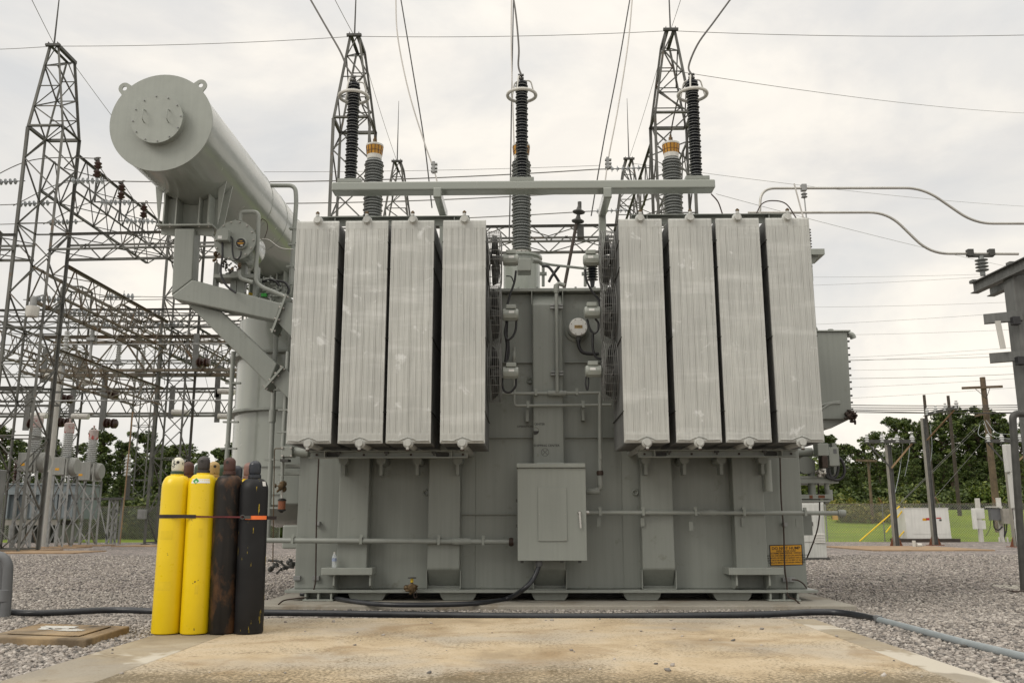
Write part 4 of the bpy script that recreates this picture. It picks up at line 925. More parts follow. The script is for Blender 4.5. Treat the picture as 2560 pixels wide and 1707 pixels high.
for u, v in ((877,441),(1305,435),(1740,431)):
    p = U(u,v,ya+.12); x, y, z0 = p.x, p.y, za+.055
    lt = {877:(882,211),1305:(1301,207),1740:(1730,205)}[u]; zt = U(lt[0],lt[1],y).z; n = 33; pr = [(.06,z0)]; rim = MB()
    for i in range(n):
        z = z0+.02+(zt-z0-.05)*i/n; st = (zt-z0-.05)/n; R_ = .084 if i % 2 == 0 else .075
        pr += [(.055,z),(R_,z+st*.3),(R_,z+st*.42),(.056,z+st*.8)]
        rim.tube([(x+R_*math.cos(a*PI/12),y+R_*math.sin(a*PI/12),z+st*.36) for a in range(24)], .0042, 4, closed=True)
    pr += [(.058,zt-.03),(.078,zt-.025),(.078,zt),(.04,zt+.005)]
    o = MB().lathe(pr, (x,y,0), seg=28).build('surge_arrester', MT['silicone'], TF, smooth=50)
    rim.build('shed_rim_glint', MT['shed_glint'], o, smooth=60)
    MB().bx(x-.16,x+.16,y-.1,y+.12,za+.002,za+.058).cyl((x,y,za+.05),(x,y,za+.075),.07,seg=18).build('arrester_base', P_, o, bevel=.006)
    zr_ = U(lt[0],lt[1]+32,y).z
    MB().tube([(x+.195*math.cos(a*PI/20),y+.195*math.sin(a*PI/20),zr_) for a in range(40)], .023, 10, closed=True).build('grading_ring', MT['offwhite'], o, smooth=60)
    b = MB()
    for a in (-1.9,.3,2.4): b.tube(bend([(x+.195*math.cos(a),y+.195*math.sin(a),zr_),(x+.13*math.cos(a),y+.13*math.sin(a),zt+.05),(x+.03*math.cos(a),y+.03*math.sin(a),zt+.03)],.05), .011, 6)
    b.build('ring_strap', MT['offwhite'], o, smooth=60)
    b = MB().bx(x-.012,x+.012,y-.03,y+.03,zt,zt+.09); 
    for k in range(4): b.cyl((x-.05,y-.05+.03*(k%2),zt+.03+.025*k),(x+.03,y-.05+.03*(k%2),zt+.03+.025*k),.014,seg=6)
    b.build('line_clamp', MT['dark'], o); tops.append(V3((x,y,zt+.1)))
# --- control cabinet on the middle of the tank
yc = 11.5; q = lambda u, v: U(u,v,yc)
cx0, cx1, cz0, cz1 = q(1294,1300).x, q(1466,1300).x, q(1380,1401).z, q(1380,1170).z
cab = MB().bx(cx0+.012,cx1-.012,yc+.02,YB-.002,cz0+.01,cz1+.03).build('control_cabinet', P2, TF, bevel=.006)
MB().bx(cx0,cx1,yc,yc+.018,cz0,cz1).build('cabinet_door', P2, cab, bevel=.004)
MB().bx(cx0-.012,cx1-.004,yc-.035,YB-.002,cz1+.006,q(1380,1158).z).build('cabinet_hood', P2, cab, bevel=.006)
MB().bx(q(1345,1285).x,q(1417,1285).x,yc-.016,yc-.001,q(1380,1352).z,q(1380,1218).z).build('door_panel', P2, cab, bevel=.002)
b = MB()
for u in (1348,1413.5):
    for v in (1222,1285,1348): b.cyl(q(u,v)-V3((0,.016,0)),q(u,v)-V3((0,.022,0)),.006,seg=8)
b.build('screw', MT['bolt'], cab)
hp = q(1448.5,1281); MB().lathe([(.022,0),(.022,-.02),(.016,-.03)], hp, (0,1,0), 14).bar(hp+V3((0,-.03,.01)),hp+V3((.012,-.035,-.19)),.022,.014,up=(0,1,0)).build('door_handle', MT['chrome'], cab, smooth=40)
b = MB()
for u in (1305,1405,1450): b.bx(q(u,1404).x-.02,q(u,1404).x+.02,yc+.03,yc+.08,cz0-.03,cz0+.01)
b.each('cabinet_latch', MT['dark'], cab)
b = MB()
for v in (1251,1314): b.cyl((cx0-.012,yc+.01,q(1300,v).z-.02),(cx0-.012,yc+.01,q(1300,v).z+.02),.008,seg=6)
b.each('hinge', MT['dark'], cab)
MB().bx(q(1343,1153).x,q(1409,1153).x,yc+.2,YB,q(1380,1160).z,q(1380,1152.5).z).build('cabinet_bracket', P2, cab)
# --- conduits along the tank front
def pipe(pts, r, y=11.86, name='conduit_pipe', mt='duct', rr=.06): return MB().tube(bend([U(u,v,y) for u, v in pts], rr), r, 12).build(name, MT[mt], TF, smooth=50)
c1 = pipe([(640,1350),(1286,1354)], .033); c2 = pipe([(1468,1281),(2098,1282)], .027)
pipe([(1500,980),(1500,1222),(1464,1229)], .028, rr=.03); pipe([(1252,984),(1500,982)], .022); pipe([(1285,868),(1286,1014),(1528,1012)], .02, rr=.04)
pipe([(1391,713),(1393,980)], .026, 11.83); pipe([(1391,714),(1398,709),(1412,714)], .03, 11.83, rr=.02)
b = MB()
def clamp(u, v, y=11.86, r=.04): p = U(u,v,y); b.bx(p.x-.016,p.x+.016,y-r,y+.07,p.z-r,p.z+r).bx(p.x-.02,p.x+.02,y-.002,y+.02,p.z+r,p.z+r+.035)
for u, v in ((732,1350),(903,1351),(1097,1352.5),(1208,1353.5)): clamp(u,v,r=.043)
for u, v in ((1500,1281),(1608,1281),(1739,1281),(1860,1281),(2013,1282)): clamp(u,v,r=.037)
for u, v in ((1340,983),(1442,982),(1320,1014),(1458,1013)): clamp(u,v,r=.03)
clamp(1500,1140)
b.each('pipe_clamp', P2, TF, per=(2 if len(b.starts) > 3 else 1))
b = MB()
for u, v in ((1497,1290),(1606,1290),(1727,1300),(1858,1290),(1994,1292)):
    p = U(u,v,11.9); b.bx(p.x-.025,p.x+.025,11.9,11.92,p.z-.13,p.z-.02)
for u, v in ((1318,1025),(1457,1022)): p = U(u,v,12.0); b.bx(p.x-.02,p.x+.02,11.95,12.1,p.z-.16,p.z)
b.each('pipe_bracket', P_, TF)
b = MB()
for u in (1391.5,1392.5):
    v = 765 if u < 1392 else 932; p = U(u,v,11.85); b.bx(p.x-.085,p.x+.085,11.86,11.9,p.z-.03,p.z-.008).bx(p.x-.085,p.x+.085,11.86,11.9,p.z+.008,p.z+.03)
b.each('strut_channel', MT['galv'], TF, per=2)
def coupling(u, v, l, r, y=11.86, ax=(1,0,0), mt=None): p = U(u,v,y); a = V3(ax); return MB().lathe([(r*.8,-l),(r,-l*.95),(r,-l*.6),(r*1.1,-l*.55),(r*1.1,l*.55),(r,l*.6),(r,l*.95),(r*.8,l)], p, a, 14).build('conduit_body', mt or MT['duct'], TF, smooth=40)
coupling(1153,1353,.12,.042); coupling(1774,1281,.12,.036); coupling(1393,983,.13,.036); coupling(1482,1228,.09,.038); coupling(1285,892,.08,.03,11.86,(0,0,1)); coupling(1500,1205,.08,.036,11.86,(0,0,1)); coupling(1391,722,.06,.036,11.83,(0,0,1))
coupling(1278,1354,.03,.05,11.86,(1,0,0),MT['copper']); coupling(1500,1182,.03,.042,11.86,(0,0,1),MT['copper']); coupling(1468,1281,.025,.036,11.86,(1,0,0),MT['chrome']); coupling(2104,1282,.05,.042)
# --- round relief device
p = U(1443,821,12.02); rd = MB().lathe([(.17,.13),(.17,.10),(.13,.09),(.13,.0)], p, (0,1,0), 32).build('relief_device', P_, TF, smooth=40)
pc = U(1446,817,11.9); MB().lathe([(.118,.12),(.124,.11),(.124,.0),(.118,-.008),(0,-.009)], pc, (0,1,0), 32).build('relief_cover', MT['white'], rd, smooth=40)
b = MB()
for k in range(8): a = k*PI/4+.4; b.cyl((pc.x+.105*math.cos(a),pc.y-.008,pc.z+.105*math.sin(a)),(pc.x+.105*math.cos(a),pc.y-.018,pc.z+.105*math.sin(a)),.009,seg=6)
b.build('bolt', MT['bolt'], rd)
MB().bx(pc.x-.055,pc.x+.055,pc.y-.012,pc.y-.0095,pc.z-.022,pc.z+.022).build('name_label', MT['signy'] if False else MT['cap_tan'], rd)
text_mesh('Qualitrol', .028, (pc.x,pc.y-.0135,pc.z+.004), 'label_text', MT['ink'], rd)
coupling(1446,848,.03,.035,11.95,(0,0,1),MT['dark'])
# --- painted marks
ZT = YB-.0025
sz = .042
text_mesh('SHIPPING CENTER', sz, U(1366.5,1113.5,ZT), 'lettering', MT['ink'], TF)
text_mesh('CENTER', sz*.95, U(1348.5,1060,ZT), 'lettering', MT['ink'], TF)
text_mesh('OPERATION', sz*.95, U(1312.5,1066,YW-.0025), 'lettering', MT['ink'], TF)
def ringmark(u, v, r, y):
    c = U(u,v,y); b = MB(); n = 28
    for k in range(n):
        a, a2 = 2*PI*k/n, 2*PI*(k+1)/n
        b.add([(c.x+rr*math.cos(t),y,c.z+rr*math.sin(t)) for rr, t in ((r,a),(r,a2),(r-.004,a2),(r-.004,a))], [(0,1,2,3)])
    return c, b
c, b = ringmark(1362.6,1130,.052,ZT)
for s_ in (1,-1): b.bar((c.x-.036,ZT,c.z-.036*s_),(c.x+.036,ZT,c.z+.036*s_),.0045,.001,up=(0,1,0))
b.build('balance_mark', MT['ink'], TF)
c = U(1338,1077,ZT); xe = U(1334,1077,ZT).x; b = MB(); n = 20
pts = [(c.x+.05*math.cos(t),ZT,c.z+.05*math.sin(t)) for t in [(-PI/2+.0)+(PI/2)*i/10 for i in range(11)]]
b.add([(xe+.0,ZT,c.z),(xe,ZT,c.z-.05)]+[p for p in pts if p[0] > xe], [tuple(range(2+len([p for p in pts if p[0] > xe])))])
for k in range(10):
    a, a2 = PI/2*k/10, PI/2*(k+1)/10; b.add([(c.x+rr*math.cos(t),ZT,c.z+rr*math.sin(t)) for rr, t in ((.05,a),(.05,a2),(.046,a2),(.046,a))], [(0,1,2,3)])
b.build('balance_mark', MT['ink'], TF)
# --- amber warning sign
tl, tr_, br_, bl = [U(u,v,YW-.004) for u, v in ((1923,1361.5),(2005,1360),(2008,1411.5),(1926,1414.2))]
def inset(a, k): 
    c = (tl+tr_+br_+bl)/4; return c+(a-c)*k
sign = MB().prism([inset(a,1.0) for a in (tl,tr_,br_,bl)], (0,.003,0)).build('warning_sign', MT['ink'], TF)
cc = (tl+tr_+br_+bl)/4; hw, hh = V3((tr_-tl)).length/2, V3((bl-tl)).length/2
xd = (tr_-tl+br_-bl).normalized(); zd = (tl-bl+tr_-br_).normalized()
MB().prism([V3((0,-.002,0))+cc+xd*(sx*(hw-.012))+zd*(sz_*(hh-.012)) for sx, sz_ in ((-1,1),(1,1),(1,-1),(-1,-1))], (0,.001,0)).build('sign_face', MT['signy'], sign)
for i, (s_, k, zz) in enumerate((('DO NOT HUMP',.053,.70),('HIGH VALUE LOAD',.032,.42),('EXTREME DIMENSIONS / WEIGHT',.031,.2),('UNDER NO CIRCUMSTANCES CAN ANOTHER CAR',.0265,-.05),('BE MOVED OR KICKED AGAINST THIS LOAD.',.0265,-.29),('LOAD MUST BE HANDLED TO REST AT ALL TIME',.0258,-.53),('SATELLITE IMPACT RECORDER OPERATING',.0265,-.77))):
    text_mesh(s_, k, cc+V3((0,-.0035,0))+zd*(zz*hh*.92), 'sign_text', MT['ink'], sign, xd, zd, xs=1.0 if i == 0 else .92)
# --- earthing straps and drain valve
def wirept(pts, y, r, mt, name): return MB().tube(spline([U(u,v,(y if not q_ else q_[0])) for u, v, *q_ in pts], 6), r, 6).build(name, MT[mt], TF, smooth=60)
wirept([(797,1143),(793,1240),(791,1310),(789.5,1420),(789,1450),(784,1476)], 11.98, .01, 'copper', 'earth_cable')
wirept([(1950,1143),(1953,1250),(1959,1320),(1962,1420),(1967,1455),(1970,1488,11.85),(1990,1500,11.7),(2008,1518,11.4)], 12.05, .01, 'copper', 'earth_cable')
wirept([(2042,1175),(2049,1260),(2046,1310),(2035,1350),(2018,1393)], 12.6, .01, 'copper', 'earth_cable')
wirept([(1980,1448),(1995,1450),(2008,1458),(2017,1470)], 11.95, .01, 'copper', 'earth_cable')
wirept([(765,1493,11.7),(735,1496,11.55),(710,1500,11.45),(696,1510,11.35)], 11.7, .009, 'copper', 'earth_cable')
b = MB()
for u, v in ((744,1444),(791,1444),(1963,1448),(1978,1448)): p = U(u,v,YW); b.bx(p.x-.045,p.x+.045,YW-.05,YW,p.z-.028,p.z+.028)
b.each('earth_pad', MT['galv'], TF, bevel=.004)
b = MB()
for u, v in ((793,1308),(1961,1310)): p = U(u,v,YW-.05); b.bx(p.x-.02,p.x+.035,YW-.08,YW,p.z-.025,p.z+.025)
b.each('cable_clip', MT['galv'], TF)
dv = lumps('drain_valve', 1024,1036,1466,1478,11.82,7,MT['brass'],31)
p = U(1029.5,1467,11.75); MB().lathe([(.02,.2),(.035,.1),(.045,.05),(.05,-.02),(.03,-.03)], p, (0,1,0), 16).cyl(p,p+V3((0,0,.1)),.018,seg=8).bx(p.x-.05,p.x+.05,p.y-.02,p.y+.08,p.z-.05,p.z+.03).build('valve_body', MT['brass'], dv, bevel=.006)
MB().lathe([(.055,-.006),(.055,.006),(.03,.008)], p+V3((0,0,.115)), seg=16).build('hand_wheel', MT['dark'], dv)
MB().cyl(p+V3((0,0,.06)),p+V3((0,0,.11)),.02,seg=8).build('bonnet', MT['yellowtag'], dv)
MB().tube([(p.x+.05+.02*math.cos(a),p.y-.02,p.z-.09+.04*math.sin(a)) for a in [k*.5 for k in range(13)]], .005, 5).build('chain', MT['copper'], dv)
# --- terminal box and gear on the right flank
yt = 13.2; q = lambda u, v: U(u,v,yt)
XTB = XTR+.02
bx0 = XTR-.02; tb = MB().prism([(bx0,yt,q(2100,829).z),(q(2118,829).x,yt,q(2118,829).z),(q(2130,1047).x,yt,q(2130,1047).z),(bx0,yt,q(2100,1047).z)], (0,1.7,0)).build('terminal_box', P_, TF, bevel=.01)
MB().bx(bx0,q(2120,829).x+.03,yt-.03,yt+1.75,q(2100,829).z,q(2100,826).z).build('box_lid', P2, tb)
MB().prism([(bx0,yt+.1,q(2100,1047).z),(q(2128,1047).x,yt+.1,q(2100,1047).z),(q(2085,1072).x,yt+.1,q(2100,1068).z),(bx0,yt+.1,q(2100,1068).z)], (0,1.4,0)).build('box_hopper', P_, tb)
b = MB()
for k in range(12): z = q(2120,835+17*k).z; xx = q(2119,829).x+(q(2130,1047).x-q(2118,829).x)*k/12.; b.bx(xx,xx+.03,yt+.02,yt+.05,z-.012,z+.012)
b.build('box_bolts', MT['dark'], tb)
MB().lathe([(.05,0),(.05,.08),(.04,.1),(.03,.1)], q(2094,829)+V3((0,.3,0)), seg=14).build('vent_cap', P2, tb, smooth=40)
p = q(2126,838); MB().tube(bend([p+V3((-.05,.1,.03)),p+V3((.06,.1,.03)),p+V3((.08,.1,-.03))],.04),.045,10).build('relief_cowl', P2, tb, smooth=50)
MB().tube([q(2046,820)+V3((.045*math.cos(a*PI/8),.2,.07*math.sin(a*PI/8))) for a in range(16)],.014,6,closed=True).build('lifting_eye', P2, tb, smooth=60)
lumps('drain_valve', 2118,2140,1030,1052,yt-.1,10,MT['copper'],41); MB().lathe([(.045,-.04),(.045,.03),(.03,.035)], q(2132,1042), (0,1,0), 16).build('valve_body', MT['brass'], TF, smooth=40)
MB().tube(bend([q(2050,1025),q(2075,1008),q(2100,1008)],.1),.02,8).tube(bend([q(2050,1014),q(2078,1006),q(2100,1004)],.1),.018,8).build('lever_pipe', MT['duct'], TF, smooth=50)
# low voltage arrester bracket high on the right
yl = 12.9; q = lambda u, v: U(u,v,yl)
MB().bx(q(2020,620).x,q(2061,620).x,yl,yl+.5,q(2030,636).z,q(2030,622).z).prism([(q(2028,636).x,yl+.1,q(2030,636).z),(q(2052,636).x,yl+.1,q(2030,636).z),(q(2030,664).x,yl+.1,q(2030,664).z),(q(2028,664).x,yl+.1,q(2030,664).z)], (0,.03,0)).bx(XTR-.1,q(2032,640).x,yl+.05,yl+.45,q(2030,700).z,q(2030,636).z).build('arrester_bracket', P2, TF)
MB().bx(XTR-.1,q(2031,640).x-.01,yl+.1,yl+.4,ZR-.04,q(2030,690).z).build('arrester_bracket', P_, TF)
p = q(2027,620)+V3((0,.2,0)); pr = [(.04,0)]
for i in range(8): pr += [(.045,.02+.045*i),(.085,.03+.045*i),(.045,.05+.045*i)]
pr += [(.04,.4),(.05,.41),(.05,.45),(.02,.46)]
lv = MB().lathe(pr, p, seg=20).build('station_arrester', MT['silicone'], TF, smooth=40)
MB().cyl(p+V3((0,0,.46)),p+V3((-.12,0,1.1)),.012,seg=6).build('lead_wire', MT['wire_lt'], lv)
# tap changer drive, conduits and plates low on the right
yz = 12.5; q = lambda u, v: U(u,v,yz)
MB().bx(q(2026,1113).x,q(2053,1113).x,yz-.3,yz-.1,q(2030,1143).z,q(2030,1112).z).build('valve_block', P2, TF, bevel=.01)
MB().cyl(q(1990,1130),q(2030,1130),.06,seg=16).build('manifold_pipe', P2, TF, smooth=40)
MB().bx(q(2056,1120).x,q(2081,1120).x,yz-.25,yz-.05,q(2060,1167).z,q(2060,1121).z).build('drive_box', MT['paint2'], TF, bevel=.008)
MB().bx(q(2068,1128).x,q(2076,1128).x,yz-.254,yz-.2505,q(2060,1137).z,q(2060,1126).z).build('display', MT['pvc'], TF)
MB().bx(q(2080,1107).x,q(2091,1107).x,yz,yz+.3,q(2060,1185).z,q(2060,1107).z).bx(q(2060,1107).x,q(2086,1107).x,yz+.1,yz+.3,q(2060,1190).z,q(2060,1107).z).build('mount_plate', P_, TF)
MB().bx(q(2037,1143).x,q(2051,1143).x,yz-.3,yz-.15,q(2040,1172).z,q(2040,1143).z).build('motor_body', MT['copper'], TF, bevel=.006)
MB().lathe([(.04,0),(.04,.07),(.03,.08)], q(2047,1186)+V3((0,-.2,0)), seg=16).build('motor_cap', MT['chrome'], TF, smooth=40); lumps('gland', 2040,2056,1172,1186,yz-.2,5,MT['bolt'],51)
for pts in ([(2064,1169),(2064,1185),(2073,1195),(2090,1190),(2096,1165),(2094,1135),(2082,1120)], [(2072,1169),(2076,1190),(2092,1200),(2108,1190),(2111,1170),(2104,1150),(2096,1145)], [(2068,1170),(2070,1190),(2082,1198)]): cable(pts, yz-.15, .02)
for v0, v1, u1 in ((1190,1196,2082),(1197,1208,2090),(1236,1247,2075),(1250,1254,2070)): MB().bx(XTR-.02,q(u1,v0).x,yz-.1,yz+.6,q(2050,v1).z,q(2050,v0).z).build('drive_shelf', P2, TF)
MB().cyl(q(2028,1150),q(2030,1240),.05,seg=14).lathe([(.12,-.06),(.12,.06),(.06,.07)], q(2012,1163), (0,1,0), 20).build('drive_shaft', P_, TF, smooth=40)
MB().bx(q(2018,1243).x,q(2026,1243).x,yz-.105,yz-.1,q(2020,1246).z,q(2020,1238).z).bx(q(2040,1240).x,q(2056,1240).x,yz-.105,yz-.1,q(2020,1245).z,q(2020,1238).z).build('rust_patch', MT['rust'], TF)
MB().tube(bend([q(2066,1196),q(2067,1225),q(2073,1250),q(2060,1254)],.05),[.03]*1 and .034,12).build('conduit_pipe', MT['duct'], TF, smooth=50)
p = q(2071,1237); MB().cyl(p+V3((0,-.02,-.07)),p+V3((0,-.02,.07)),.05,seg=14).build('conduit_body', MT['duct'], TF, smooth=40)
MB().bx(q(2008,1285).x,q(2040,1285).x,yz+.2,yz+.5,q(2010,1338).z,q(2010,1285).z).build('side_plate', P_, TF)
p0, p1 = U(1917,1150,11.9), U(1921,1228,11.9); MB().cyl(p0,p1,.055,seg=16).build('oil_drain_pipe', P2, TF, smooth=40); 
# wire loop over the right bank
MB().tube(spline([U(1778,485,12.6),U(1795,505,12.6),U(1806,535,12.6)]),.01,6).build('lead_wire', MT['copper'], TF); MB().tube(spline([U(1890,535,12.5),U(1905,510,12.5),U(1930,502,12.5),U(1965,510,12.5),U(1992,548,12.5)]),.009,6).build('lead_wire', MT['copper'], TF)
# ------------------------------------------------------------------ gas cylinders on the slab
def zc(p): return (V3(p)-CP).dot(CF)
g0 = PZ(489,1586,0); GR = 36*zc(g0)/FPX; GY = g0.y+GR
zsh, znk, ztp = [PY(490,v,GY).z for v in (1219,1189,1143)]
def gas_cylinder(u, row, tilt, body, cap, label, dz=0., hole=None, tag_=False, ring=None, shift=0.):
    y = GY + row*.262 - .02 + shift; x = PY(u, 1580 if row == 0 else 1150, GY if row == 0 else y).x
    if row: x -= tilt*1.5*0
    t = thing('gas_cylinder', label, 'gas cylinder', (x,y,0), 'gas cylinders strapped together on the slab')
    r = GR; s_ = zsh+dz
    pr = [(r-.02,0),(r-.004,.006),(r,.02),(r,s_*.5),(r,s_)]
    for i in range(1,9): a = i/8*PI/2*.86; pr.append((.052+(r-.052)*math.cos(a)**.9, s_+(znk-zsh)*math.sin(a)/math.sin(PI/2*.86)))
    pr += [(.056,znk+dz+.002),(.056,znk+dz+.012)]
    MB().lathe(pr, (x,y,0), seg=40).build('body', MT[body], t, smooth=40)
    zn, zt = znk+dz, ztp+dz; cr = .052
    MB().lathe([(cr+.004,zn+.008),(cr+.004,zn+.035),(cr-.006,zn+.04)], (x,y,0), seg=24).build('neck_ring', MT[ring or cap], t, smooth=40)
    pr = [(cr-.006,zn+.038),(cr-.002,zn+.045),(cr,zn+.06),(cr,zt-.045)]
    for i in range(1,8): a = i/7*PI/2; pr.append((cr*math.cos(a), zt-.045+.045*math.sin(a)))
    c = MB().lathe(pr, (x,y,0), seg=28).build('valve_cap', MT[cap], t, smooth=50)
    if hole is not None:
        a = hole; n_ = V3((math.sin(a),-math.cos(a),0)); p = V3((x,y,zn+.115))+n_*(cr-.006)
        MB().lathe([(.013,.0),(.013,.007),(0,.0072)], p, n_, 16).build('vent_hole', MT['ink'], c)
    t.rotation_euler = (0,tilt,0)
    return t, x, y
CY = []
CY.append(gas_cylinder(416.8,0,0.,'cyl_yellow','cap_white','yellow gas cylinder with a chipped white cap, at the left end of the front row',hole=.35,ring='cap_green'))
CY.append(gas_cylinder(489.3,0,-.012,'cyl_yellow','cap_dark','yellow gas cylinder with a dark scuffed cap and a green diamond label',dz=.01,hole=.0,shift=-.006))
CY.append(gas_cylinder(557.7,0,-.02,'cyl_brown','cap_brown','rust stained black gas cylinder with a brown cap, between yellow and black ones',dz=-.0,hole=-.1,shift=.012))
CY.append(gas_cylinder(622.8,0,-.017,'cyl_black','cap_navy','black gas cylinder with yellow scrapes and a black cap, right end of front row',dz=-.03,shift=.006))
gas_cylinder(472,1,0,'cyl_yellow','cap_brown','yellow gas cylinder with a brown cap standing behind the white capped one',dz=-.02)
gas_cylinder(536,1,0,'cyl_yellow','cap_tan','yellow gas cylinder with a tan cap in the second row',dz=-.02,hole=.5)
gas_cylinder(625,1,0,'cyl_yellow','cap_pink','yellow gas cylinder with a faded red cap behind the black cylinder',dz=-.03)
gas_cylinder(502,2,0,'cyl_brown','cap_green','gas cylinder with a green cap just left of the dark scuffed cap',dz=-.02)
gas_cylinder(558,2,0,'cyl_brown','cap_green','gas cylinder with a green cap between the tan and brown caps',dz=-.03)
gas_cylinder(594,2,0,'cyl_black','cap_navy','gas cylinder with a dark navy cap half hidden behind the brown cap',dz=-.04)
# shoulder label with a green diamond
t, x, y = CY[1]
def arc_patch(x, y, r, z0, z1, a0, a1, name, mt, par, r1=None, n=10):
    b = MB(); r1 = r1 or r
    vs = []
    for i in range(n+1):
        a = a0+(a1-a0)*i/n
        for rr, z in ((r,z0),(r1,z1)): vs.append((x+rr*math.sin(a), y-rr*math.cos(a), z))
    b.add(vs, [(2*i,2*i+2,2*i+3,2*i+1) for i in range(n)]); return b.build(name, MT[mt], par, smooth=60)
arc_patch(x,y,GR*.965+.004,zsh+.035,zsh+.072,-.55,.85,'shoulder_label','whitelabel',t,GR*.87+.005)
zz = zsh+.053; rr = GR*.925+.007
MB().add([(x+(rr+d_[2])*math.sin(a),y-(rr+d_[2])*math.cos(a),zz+d_[1]) for a, d_ in ((-.42,(0,0,0)),(-.17,(0,.028,-.008)),(.08,(0,0,0)),(-.17,(0,-.026,.004)))],[(0,1,2,3)]).build('green_diamond', MT['green'], t)
MT['fadedyellow'] = mat('rubbed_yellow_paint', (.70,.495,.006), .42, var=.05, scale=20)
for ci, zz0, a0, a1 in ((0,.78,-.55,.35),(0,.36,-.5,.45),(1,.80,.25,.5),(1,.33,.2,.42)):
    tt, xx0, yy0 = CY[ci]; arc_patch(xx0,yy0,GR+.0012,zz0,zz0+.075,a0,a1,'rubbed_patch','fadedyellow',tt)
t3, x3, y3 = CY[3]; arc_patch(x3,y3,GR*.94+.004,zsh+.01,zsh+.05,.95,1.3,'shoulder_label','whitelabel',t3,GR*.87+.004)
# ratchet strap round the whole group
zst = PY(520,1290,GY-GR).z
cs_ = [(c[1], c[2]) for c in CY]
def ribbon(pts, h, th, name, mt, par):
    b = MB(); n = len(pts); vs = []
    for i in range(n):
        p = V3(pts[i]); d = (V3(pts[min(i+1,n-1)])-V3(pts[max(i-1,0)])).normalized(); nn = V3((d.y,-d.x,0)).normalized()
        vs += [p+nn*th+V3((0,0,-h/2)), p+nn*th+V3((0,0,h/2)), p+V3((0,0,h/2)), p+V3((0,0,-h/2))]
    fs = [(4*i+k,4*i+4+k,4*i+4+(k+1)%4,4*i+(k+1)%4) for i in range(n-1) for k in range(4)]
    return b.add(vs, fs).build(name, MT[mt], par)
st = thing('ratchet_strap', 'black and orange ratchet strap tied round the gas cylinders', 'strap', (cs_[0][0],cs_[0][1],zst))
R_ = GR+.002; tl_ = lambda i: (0,-.012,-.02,-.017)[i]*zst
left = [(cs_[0][0]+R_*math.cos(a), cs_[0][1]+.26*(1 if a < PI else 0)+R_*math.sin(a), zst) for a in [PI*.5+PI*i/12 for i in range(13)]]
left = [(cs_[0][0]-R_, cs_[0][1]+.3, zst)] + [(cs_[0][0]+R_*math.cos(a), cs_[0][1]+R_*math.sin(a), zst) for a in [PI+PI/2*i/8 for i in range(9)]] + [(cs_[1][0]+tl_(1), cs_[1][1]-R_, zst-.002)]
ribbon(left, .030, .003, 'webbing', 'strap', st)
ribbon([(cs_[1][0]+tl_(1), cs_[1][1]-R_-.0005, zst-.002), (cs_[2][0]+tl_(2)-.04, cs_[2][1]-R_, zst-.006), (cs_[2][0]+tl_(2)+.06, cs_[2][1]-R_+.006, zst-.006), (cs_[3][0]+tl_(3)-.05, cs_[3][1]-R_+.004, zst-.008)], .014, .003, 'red_webbing', 'redstrap', st)
xx = cs_[3][0]+tl_(3)
ribbon([(xx+R_*math.cos(a), cs_[3][1]+R_*math.sin(a)-.003, zst-.012) for a in [PI*1.5-.25+ (PI/2+.1)*i/10 for i in range(11)]], .032, .004, 'orange_tail', 'orange', st)
MB().tube([(xx-.05+.018*math.cos(a*.5), cs_[3][1]-R_-.008, zst-.008+.016*math.sin(a*.5)) for a in range(13)], .005, 6).bx(xx-.03,xx+.02,cs_[3][1]-R_-.014,cs_[3][1]-R_-.002,zst-.022,zst+.004).build('ratchet', MT['dark'], st)
ribbon([(xx+R_, cs_[3][1], zst-.012), (xx+R_*.98, cs_[3][1]+.3, zst-.012), (cs_[1][0], cs_[0][1]+.72, zst-.012), (cs_[0][0]-R_, cs_[0][1]+.3, zst)], .028, .003, 'rear_webbing', 'strap', st)
# ------------------------------------------------------------------ hoses, vault lid, small things on the ground
def lay(pts, z, r, name, mt, label, cat, n=8):
    o = MB().tube(spline([PZ(u,v,z) for u, v in pts], n), r, 12).build(name, MT[mt], smooth=60); return tag(o, label, cat)
lay([(-60,1527),(0,1528),(80,1532),(150,1530),(280,1524),(390,1527),(560,1531),(700,1531),(1000,1535),(1350,1540),(1650,1539),(1900,1535),(2020,1530),(2090,1530),(2150,1538),(2198,1549)], 0.0, .033, 'black_hose', 'hose', 'long black hose lying across the gravel behind the slab', 'hose')
lay([(2194,1548),(2300,1576),(2400,1603),(2560,1642),(2660,1668)], 0.0, .031, 'pipe', 'pvcpale', 'pale grey plastic pipe running from the black hose to the right edge', 'pipe')
p = PZ(2196,1548,0); d = (PZ(2300,1576,0)-p).normalized(); tag(MB().lathe([(.03,-.05),(.042,-.045),(.042,.05),(.03,.055)], p, d, 14).build('hose_coupling', MT['pvc'], smooth=40), 'ribbed coupling joining the black hose and the pale pipe', 'coupling')
pts = [PY(1347,1403,11.62),PY(1345,1420,11.62),PY(1333,1446,11.6),PY(1308,1473,11.55)]+[PZ(u,v,ZP+.028) for u, v in ((1265,1496),(1190,1507),(1080,1511),(960,1510),(880,1502),(815,1491),(775,1485),(752,1484))]
h = MB().tube(spline(pts,8), .03, 12).build('flexible_conduit', MT['hose'], smooth=60); tag(h, 'black flexible conduit looping from the control cabinet down to the pad', 'conduit')
MB().lathe([(.04,-.06),(.045,-.05),(.045,.0),(.036,.02)], PY(1347,1403,11.62), seg=14).build('gland_nut', MT['pvc'], h, smooth=40)
bl_, br_, fr_ = PZ(98,1557,.035), PZ(325,1564,.035), PZ(215,1598,.035); fl_ = fr_+(bl_-br_)
vt = thing('vault_lid', 'stained square concrete vault lid lying in the left gravel', 'vault lid', ((bl_.x+fr_.x)/2,(bl_.y+fr_.y)/2,-.03))
